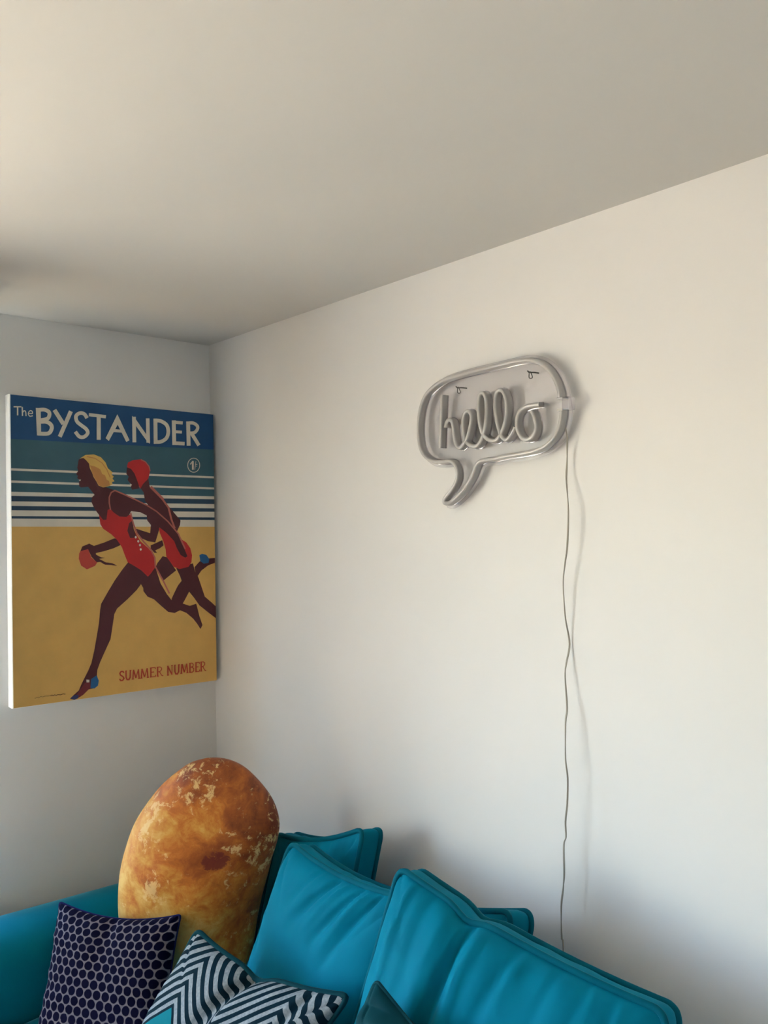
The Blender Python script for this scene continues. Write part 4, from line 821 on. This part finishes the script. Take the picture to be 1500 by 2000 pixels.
def cushion(name, label, cat, TL, TR, BR, BL, thick, puff, back_puff, mat, back_mat, pipe_mat, piping=0.0058,
            sag=(0, 0, 0, 0), creases=(), ripple=0.0, rip_seed=0.0, ear=0.0, roundk=0.13, N=72, group=None,
            gusset_mat=None, pleats=None, folds=()):
    TL, TR, BR, BL = (Vector(p) for p in (TL, TR, BR, BL))
    ctr = (TL + TR + BR + BL) / 4
    xdir = ((TR + BR) - (TL + BL)).normalized()
    ddir = ((BL + BR) - (TL + TR)).normalized()
    nrm = ddir.cross(xdir).normalized()
    root = empty(name, (BL + BR) / 2 - nrm * (thick / 2), label, cat, group)
    size = ((TR - TL).length + (BL - TL).length) / 2

    def seam(a, b):
        m = max(abs(a), abs(b), 1e-9)
        qx, qy = a / m, b / m
        c = 1 - roundk
        if abs(qx) > c and abs(qy) > c:
            ex, ey = abs(qx) - c, abs(qy) - c
            el = math.hypot(ex, ey)
            qx = math.copysign(c + roundk * ex / el, qx)
            qy = math.copysign(c + roundk * ey / el, qy)
        a2 = m * qx * (1 - ear * (1 - b * b))
        b2 = m * qy * (1 - ear * (1 - a * a))
        u, v = (a2 + 1) / 2, (1 - b2) / 2
        p = (TL * (1 - u) + TR * u) * (1 - v) + (BL * (1 - u) + BR * u) * v
        top, right, bot, left = sag
        if b > 0:
            p = p + ddir * (top * (1 - a * a) * b * b)
        else:
            p = p - ddir * (bot * (1 - a * a) * b * b)
        if a > 0:
            p = p - xdir * (right * (1 - b * b) * a * a)
        else:
            p = p + xdir * (left * (1 - b * b) * a * a)
        for (fa, fw_, amp, depth) in folds:       # dips along the top edge
            k = math.exp(-((a - fa) / fw_) ** 2) * max(0.0, b) ** 3
            p = p + ddir * (amp * k) + nrm * (depth * k)
        return p

    def front(a, b):
        p = seam(a, b)
        s = (max(0, (1 - a ** 4)) * max(0, (1 - b ** 4))) ** 0.55
        h = puff * s - (0.005 if thick > 0.005 else 0.0) * math.exp(-(1 - max(abs(a), abs(b))) / 0.035) * min(1.0, (1 - max(abs(a), abs(b))) * 60)
        for (a0, b0, a1, b1, wd, amp) in creases:
            dx, dy = a1 - a0, b1 - b0
            L2 = dx * dx + dy * dy
            q = ((a - a0) * dx + (b - b0) * dy) / L2
            qq = min(1.0, max(0.0, q))
            dist = math.hypot(a - (a0 + dx * qq), b - (b0 + dy * qq))
            tp = (1 - qq) ** 0.7
            h += amp * math.exp(-(dist / (wd * (0.5 + 0.9 * qq))) ** 2) * tp * min(1.0, s * 2.2)
        if ripple:
            # gathers running in from the seams
            e = max(abs(a), abs(b))
            along = a if abs(b) > abs(a) else b
            g = noise.noise(Vector((along * 6.5, rip_seed + (3 if abs(b) > abs(a) else 7), e * 1.3)))
            g += 0.5 * noise.noise(Vector((along * 15, rip_seed + 11, e * 2.0)))
            h += ripple * g * math.exp(-((1 - e) / 0.30) ** 1.5) * min(1.0, (1 - e) * 14)
            h += ripple * 0.8 * noise.noise(Vector((a * 1.7, b * 1.7, rip_seed))) * s
        if pleats:
            cnt, amp = pleats
            h += amp * abs(math.sin((b + 0.18 * a * a) * cnt)) * min(1.0, s * 2)
        return p + nrm * h

    def back(a, b):
        p = seam(a, b) - nrm * thick
        s = (max(0, (1 - a ** 4)) * max(0, (1 - b ** 4))) ** 0.55
        return p - nrm * (back_puff * s)

    ax = grid_axis(N)
    idx = lambda i, j: i * (N + 1) + j
    quad = [(idx(i, j), idx(i + 1, j), idx(i + 1, j + 1), idx(i, j + 1)) for i in range(N) for j in range(N)]
    uv = [((a + 1) / 2, (b + 1) / 2) for a in ax for b in ax]
    Vf = [front(a, b) for a in ax for b in ax]
    mesh_obj('front_panel', Vf, quad, mat, root, True, uv)
    Nb = 24
    axb = grid_axis(Nb)
    idb = lambda i, j: i * (Nb + 1) + j
    quadb = [(idb(i, j), idb(i, j + 1), idb(i + 1, j + 1), idb(i + 1, j)) for i in range(Nb) for j in range(Nb)]
    mesh_obj('back_panel', [back(a, b) for a in axb for b in axb], quadb, back_mat, root, True,
             [((a + 1) / 2, (b + 1) / 2) for a in axb for b in axb])
    M = 48
    axm = grid_axis(M)
    loop = [(a, 1) for a in axm] + [(1, b) for b in axm[::-1][1:]] + [(a, -1) for a in axm[::-1][1:]] + [(-1, b) for b in axm[1:-1]]
    fl = [seam(a, b) for a, b in loop]
    bl = [p - nrm * thick for p in fl]
    if thick > 0.005:
        n = len(loop)
        segs = 5
        V, F = [], []
        for k in range(segs + 1):
            s = k / segs
            for i in range(n):
                outd = (fl[i] - ctr)
                outd = (outd - nrm * outd.dot(nrm)).normalized()
                wob = 0.5 + noise.noise(Vector((loop[i][0] * 5, loop[i][1] * 5, s * 1.5 + rip_seed)))
                V.append(fl[i].lerp(bl[i], s) + outd * (0.004 * math.sin(math.pi * s) + 0.004 * wob * math.sin(math.pi * s)))
        for k in range(segs):
            for i in range(n):
                j = (i + 1) % n
                F.append((k * n + i, k * n + j, (k + 1) * n + j, (k + 1) * n + i))
        mesh_obj('gusset', V, F, gusset_mat or mat, root, True)
    if piping:
        lst = [fl, bl] if thick > 0.005 else [fl]
        for lp in lst:
            lp = [p + ((p - ctr) - nrm * (p - ctr).dot(nrm)).normalized() * (piping * 0.5 if thick > 0.005 else 0.0) for p in lp]
            mesh_obj('piping', *tube(lp, piping, 7, True), pipe_mat, root, True)
    return root


CUSHIONS = []
cushion('back_cushion', 'dark teal velvet sofa cushion standing behind the potato-print plush', 'cushion',
        (0.592, -0.138, 0.832), (0.965, -0.150, 0.968), (0.955, -0.255, 0.46), (0.592, -0.240, 0.46),
        0.055, 0.012, 0.004, 'teal_velvet', 'teal_velvet', 'teal_piping', sag=(0.022, 0.012, 0, 0.0),
        ripple=0.004, rip_seed=1.3, group='teal box cushions on the sofa')
cushion('back_cushion', 'teal velvet sofa cushion mostly hidden, only its upper right corner showing against the wall', 'cushion',
        (0.985, -0.145, 0.795), (1.395, -0.155, 0.952), (1.385, -0.285, 0.462), (0.975, -0.285, 0.462),
        0.060, 0.028, 0.004, 'teal_velvet', 'teal_velvet', 'teal_piping', sag=(0.004, 0.006, 0, 0.0),
        ripple=0.005, rip_seed=4.1, group='teal box cushions on the sofa')
cushion('back_cushion', 'smooth bright teal velvet cushion leaning between the potato plush and the creased cushion', 'cushion',
        (0.846, -0.268, 0.934), (1.232, -0.268, 0.955), (1.19, -0.455, 0.456), (0.80, -0.455, 0.456),
        0.055, 0.048, 0.006, 'teal_velvet', 'teal_velvet', 'teal_piping', sag=(0.020, 0.0, 0, 0.006),
        creases=((0.05, 0.97, -0.35, 0.45, 0.05, -0.017), (0.42, 0.97, 0.05, 0.40, 0.045, -0.018),
                 (0.70, 0.97, 0.30, 0.30, 0.05, -0.018), (-0.25, 0.97, -0.50, 0.55, 0.04, -0.007),
                 (0.22, 0.97, -0.10, 0.50, 0.03, 0.010), (0.56, 0.97, 0.22, 0.45, 0.03, 0.011),
                 (-0.97, 0.35, -0.75, 0.10, 0.05, -0.007), (-0.97, -0.1, -0.7, -0.3, 0.06, -0.007)),
        ripple=0.004, rip_seed=7.7, group='teal box cushions on the sofa')
cushion('back_cushion', 'large creased teal velvet cushion slumped in front, nearest the hanging cord', 'cushion',
        (1.258, -0.310, 1.036), (1.735, -0.235, 0.972), (1.76, -0.47, 0.452), (1.205, -0.530, 0.452),
        0.060, 0.068, 0.006, 'teal_velvet', 'teal_velvet', 'teal_piping', sag=(0.012, 0.0, 0, 0.004),
        creases=((-0.30, 0.98, -0.46, -0.60, 0.060, -0.026), (-0.19, 0.95, -0.34, -0.60, 0.045, 0.012),
                 (-0.62, 0.98, -0.60, 0.10, 0.05, -0.006), (-0.47, 0.98, -0.50, 0.20, 0.04, 0.006),
                 (0.08, 0.98, -0.10, 0.25, 0.05, -0.012), (0.13, 0.98, -0.02, 0.45, 0.03, 0.008),
                 (0.36, 0.98, 0.28, 0.45, 0.04, -0.008), (0.56, 0.98, 0.50, 0.55, 0.03, -0.006),
                 (0.74, 0.98, 0.70, 0.60, 0.03, -0.005), (-0.82, 0.98, -0.80, -0.2, 0.05, 0.010)),
        ripple=0.006, rip_seed=12.2, folds=((-0.36, 0.11, 0.012, 0.0),), roundk=0.085, ear=0.012, group='teal box cushions on the sofa')
cushion('throw_pillow', 'navy throw pillow with velvet dots on a silvery net, leaning by the sofa arm', 'throw pillow',
        (0.300, -0.602, 0.705), (0.612, -0.425, 0.732), (0.735, -0.525, 0.435), (0.415, -0.705, 0.43),
        0.0, 0.055, 0.020, 'dot_fabric', 'navy_velvet', 'navy_velvet', piping=0.0025, sag=(0.020, 0.012, 0.0, 0.012),
        ripple=0.006, rip_seed=21.0, ear=0.02, roundk=0.05, creases=((0.0, 0.97, 0.05, 0.1, 0.16, -0.014),))
cushion('throw_pillow', 'teal throw pillow with silver chevron stripes, slumped before the potato plush', 'throw pillow',
        (0.838, -0.500, 0.820), (1.250, -0.425, 0.848), (1.13, -0.63, 0.44), (0.70, -0.70, 0.43),
        0.0, 0.055, 0.035, 'chevron_fabric', 'deep_teal_velvet', 'deep_teal_velvet', piping=0.0055, sag=(0.024, 0.02, 0.0, 0.008),
        ripple=0.006, rip_seed=31.0, ear=0.02, roundk=0.08,
        creases=((-0.02, 0.98, -0.28, -0.2, 0.10, -0.030), (0.12, 0.98, -0.05, 0.2, 0.10, 0.012), (0.7, 0.98, 0.65, 0.5, 0.05, -0.01)),
        folds=((0.0, 0.16, 0.016, -0.01),))
cushion('throw_pillow', 'small dark teal pin-tucked throw pillow, only its corner showing at the lower edge', 'throw pillow',
        (1.352, -0.452, 0.936), (1.70, -0.455, 0.85), (1.56, -0.63, 0.45), (1.215, -0.625, 0.46),
        0.0, 0.050, 0.012, 'deep_teal_velvet', 'deep_teal_velvet', 'deep_teal_velvet', piping=0.003, sag=(0.004, 0, 0, 0.004),
        ripple=0.003, rip_seed=41.0, ear=0.015, roundk=0.05, pleats=(21.0, 0.011), N=150)

# ------------------------------------------------------------------ potato plush
O, pr, pu, pf = (Vector(POT[k]) for k in ('O', 'r', 'u', 'f'))
pr = Vector((pr.x, pr.y, 0)).normalized()
pf = Vector((pf.x, pf.y, 0)).normalized()
pu = Vector((0, 0, 1))
Rp = catmull([(a, b, 0) for a, b in POT['R']], 5)
Lp = catmull([(a, b, 0) for a, b in POT['L']], 5)


def side_at(P, z):
    best = None
    for i in range(len(P) - 1):
        y0, y1 = P[i].y, P[i + 1].y
        if (y0 - z) * (y1 - z) <= 0 and abs(y0 - y1) > 1e-9:
            s = (z - y0) / (y1 - y0)
            best = P[i].x + (P[i + 1].x - P[i].x) * s
    return best


ztop, zbot = POT['L'][0][1], POT['L'][-1][1]
NZ, NA = 72, 96
V, F = [], []
pc = O + pr * -0.49 + pu * 0.0
zmid = (ztop + zbot) / 2
base_origin = O + pr * POT_X0 + pu * zbot
for i in range(NZ + 1):
    th = math.pi * i / NZ
    z = zmid + (ztop - zbot) / 2 * math.cos(th) * 0.9995
    l, r = side_at(Lp, z), side_at(Rp, z)
    if l is None or r is None:
        l = r = (Lp[0].x if i < NZ / 2 else Lp[-1].x)
    c, w = (l + r) / 2, (r - l) / 2
    for k in range(NA):
        a = 2 * math.pi * k / NA
        ca, sa = math.cos(a), math.sin(a)
        xx = c + w * ca
        dd_ = 0.50 * w * sa * (abs(sa) ** 0.15)
        lump = 0.010 * noise.noise(Vector((xx * 6, dd_ * 6, z * 6))) + 0.004 * noise.noise(Vector((xx * 15, dd_ * 15, z * 15)))
        lump *= min(1, w / 0.05)
        V.append(tuple(Vector((xx - POT_X0, dd_ + lump * sa, z - zbot))))
for i in range(NZ):
    for k in range(NA):
        j = (k + 1) % NA
        F.append((i * NA + k, i * NA + j, (i + 1) * NA + j, (i + 1) * NA + k))
F.append(tuple(range(NA)))
F.append(tuple(NZ * NA + k for k in range(NA))[::-1])
pot = mesh_obj('potato_plush', V, F, 'potato_print', None, True)
bm = bmesh.new()
bm.from_mesh(pot.data)
bmesh.ops.recalc_face_normals(bm, faces=bm.faces)
bm.to_mesh(pot.data)
bm.free()
finish(pot.data, True)
pot.location = base_origin
pot.rotation_euler = (0, 0, math.atan2(pr.y, pr.x))
tag(pot, 'large oval plush cushion printed like a golden brown potato, propped in the corner', 'plush cushion')

# ------------------------------------------------------------------ sofa
sofa = empty('sofa', (1.1, -0.5, 0.0), 'teal velvet sofa with rounded arm set against the right wall', 'sofa')
SX0, SX1, SY0, SY1 = 0.05, 2.12, -0.92, -0.03


def arm(x0, x1):
    # rounded arm profile swept front to back, rising slightly towards the front
    V, F = [], []
    c, r = (x0 + x1) / 2, (x1 - x0) / 2
    prof = [(x0, 0.12), (x0, 0.40)] + [(c - r * math.cos(t), 0.50 + 0.72 * r * math.sin(t) * 1.15) for t in [math.pi * k / 14 for k in range(15)]] + [(x1, 0.40), (x1, 0.12)]
    ys = [SY1, SY1 - 0.02, -0.2, -0.4, -0.6, -0.75, -0.87, -0.905, SY0]
    for y in ys:
        inset = 0.02 if y in (SY1, SY0) else (0.006 if y in (SY1 - 0.02, -0.905) else 0)
        for x, z in prof:
            zz = z + (0.055 * min(1.0, (SY1 - y) / 0.75) if z > 0.3 else 0)
            V.append((c + (x - c) * (1 - inset / r), y, zz - (inset if z > 0.3 else 0)))
    m = len(prof)
    for i in range(len(ys) - 1):
        for k in range(m - 1):
            F.append((i * m + k, (i + 1) * m + k, (i + 1) * m + k + 1, i * m + k + 1))
        F.append((i * m + m - 1, (i + 1) * m + m - 1, (i + 1) * m, i * m))
    F.append(tuple(range(m)))
    F.append(tuple((len(ys) - 1) * m + k for k in range(m))[::-1])
    return V, F


mesh_obj('arm', *arm(SX0, SX0 + 0.205), 'teal_sofa', sofa, True)
mesh_obj('arm', *arm(SX1 - 0.205, SX1), 'teal_sofa', sofa, True)
mesh_obj('base', *rounded_box((SX0 + 0.19, SY0 + 0.01, 0.12), (SX1 - 0.19, SY1, 0.30), 0.02, 3), 'teal_sofa', sofa, True)
mesh_obj('backrest', *rounded_box((SX0 + 0.205, -0.135, 0.30), (SX1 - 0.205, SY1, 0.60), 0.04, 5), 'teal_sofa', sofa, True)
xm = (SX0 + SX1) / 2
for a, b in ((SX0 + 0.21, xm - 0.003), (xm + 0.003, SX1 - 0.21)):
    mesh_obj('seat_cushion', *rounded_box((a, SY0 + 0.005, 0.30), (b, -0.14, 0.425), 0.035, 5), 'teal_sofa', sofa, True)
for fx in (SX0 + 0.08, SX1 - 0.08):
    for fy in (SY0 + 0.08, SY1 - 0.07):
        mesh_obj('foot', *tube([(fx, fy, 0.0), (fx, fy, 0.125)], 0.03, 14, False, lambda s: 0.02 + 0.012 * s), 'dark_wood', sofa, True)
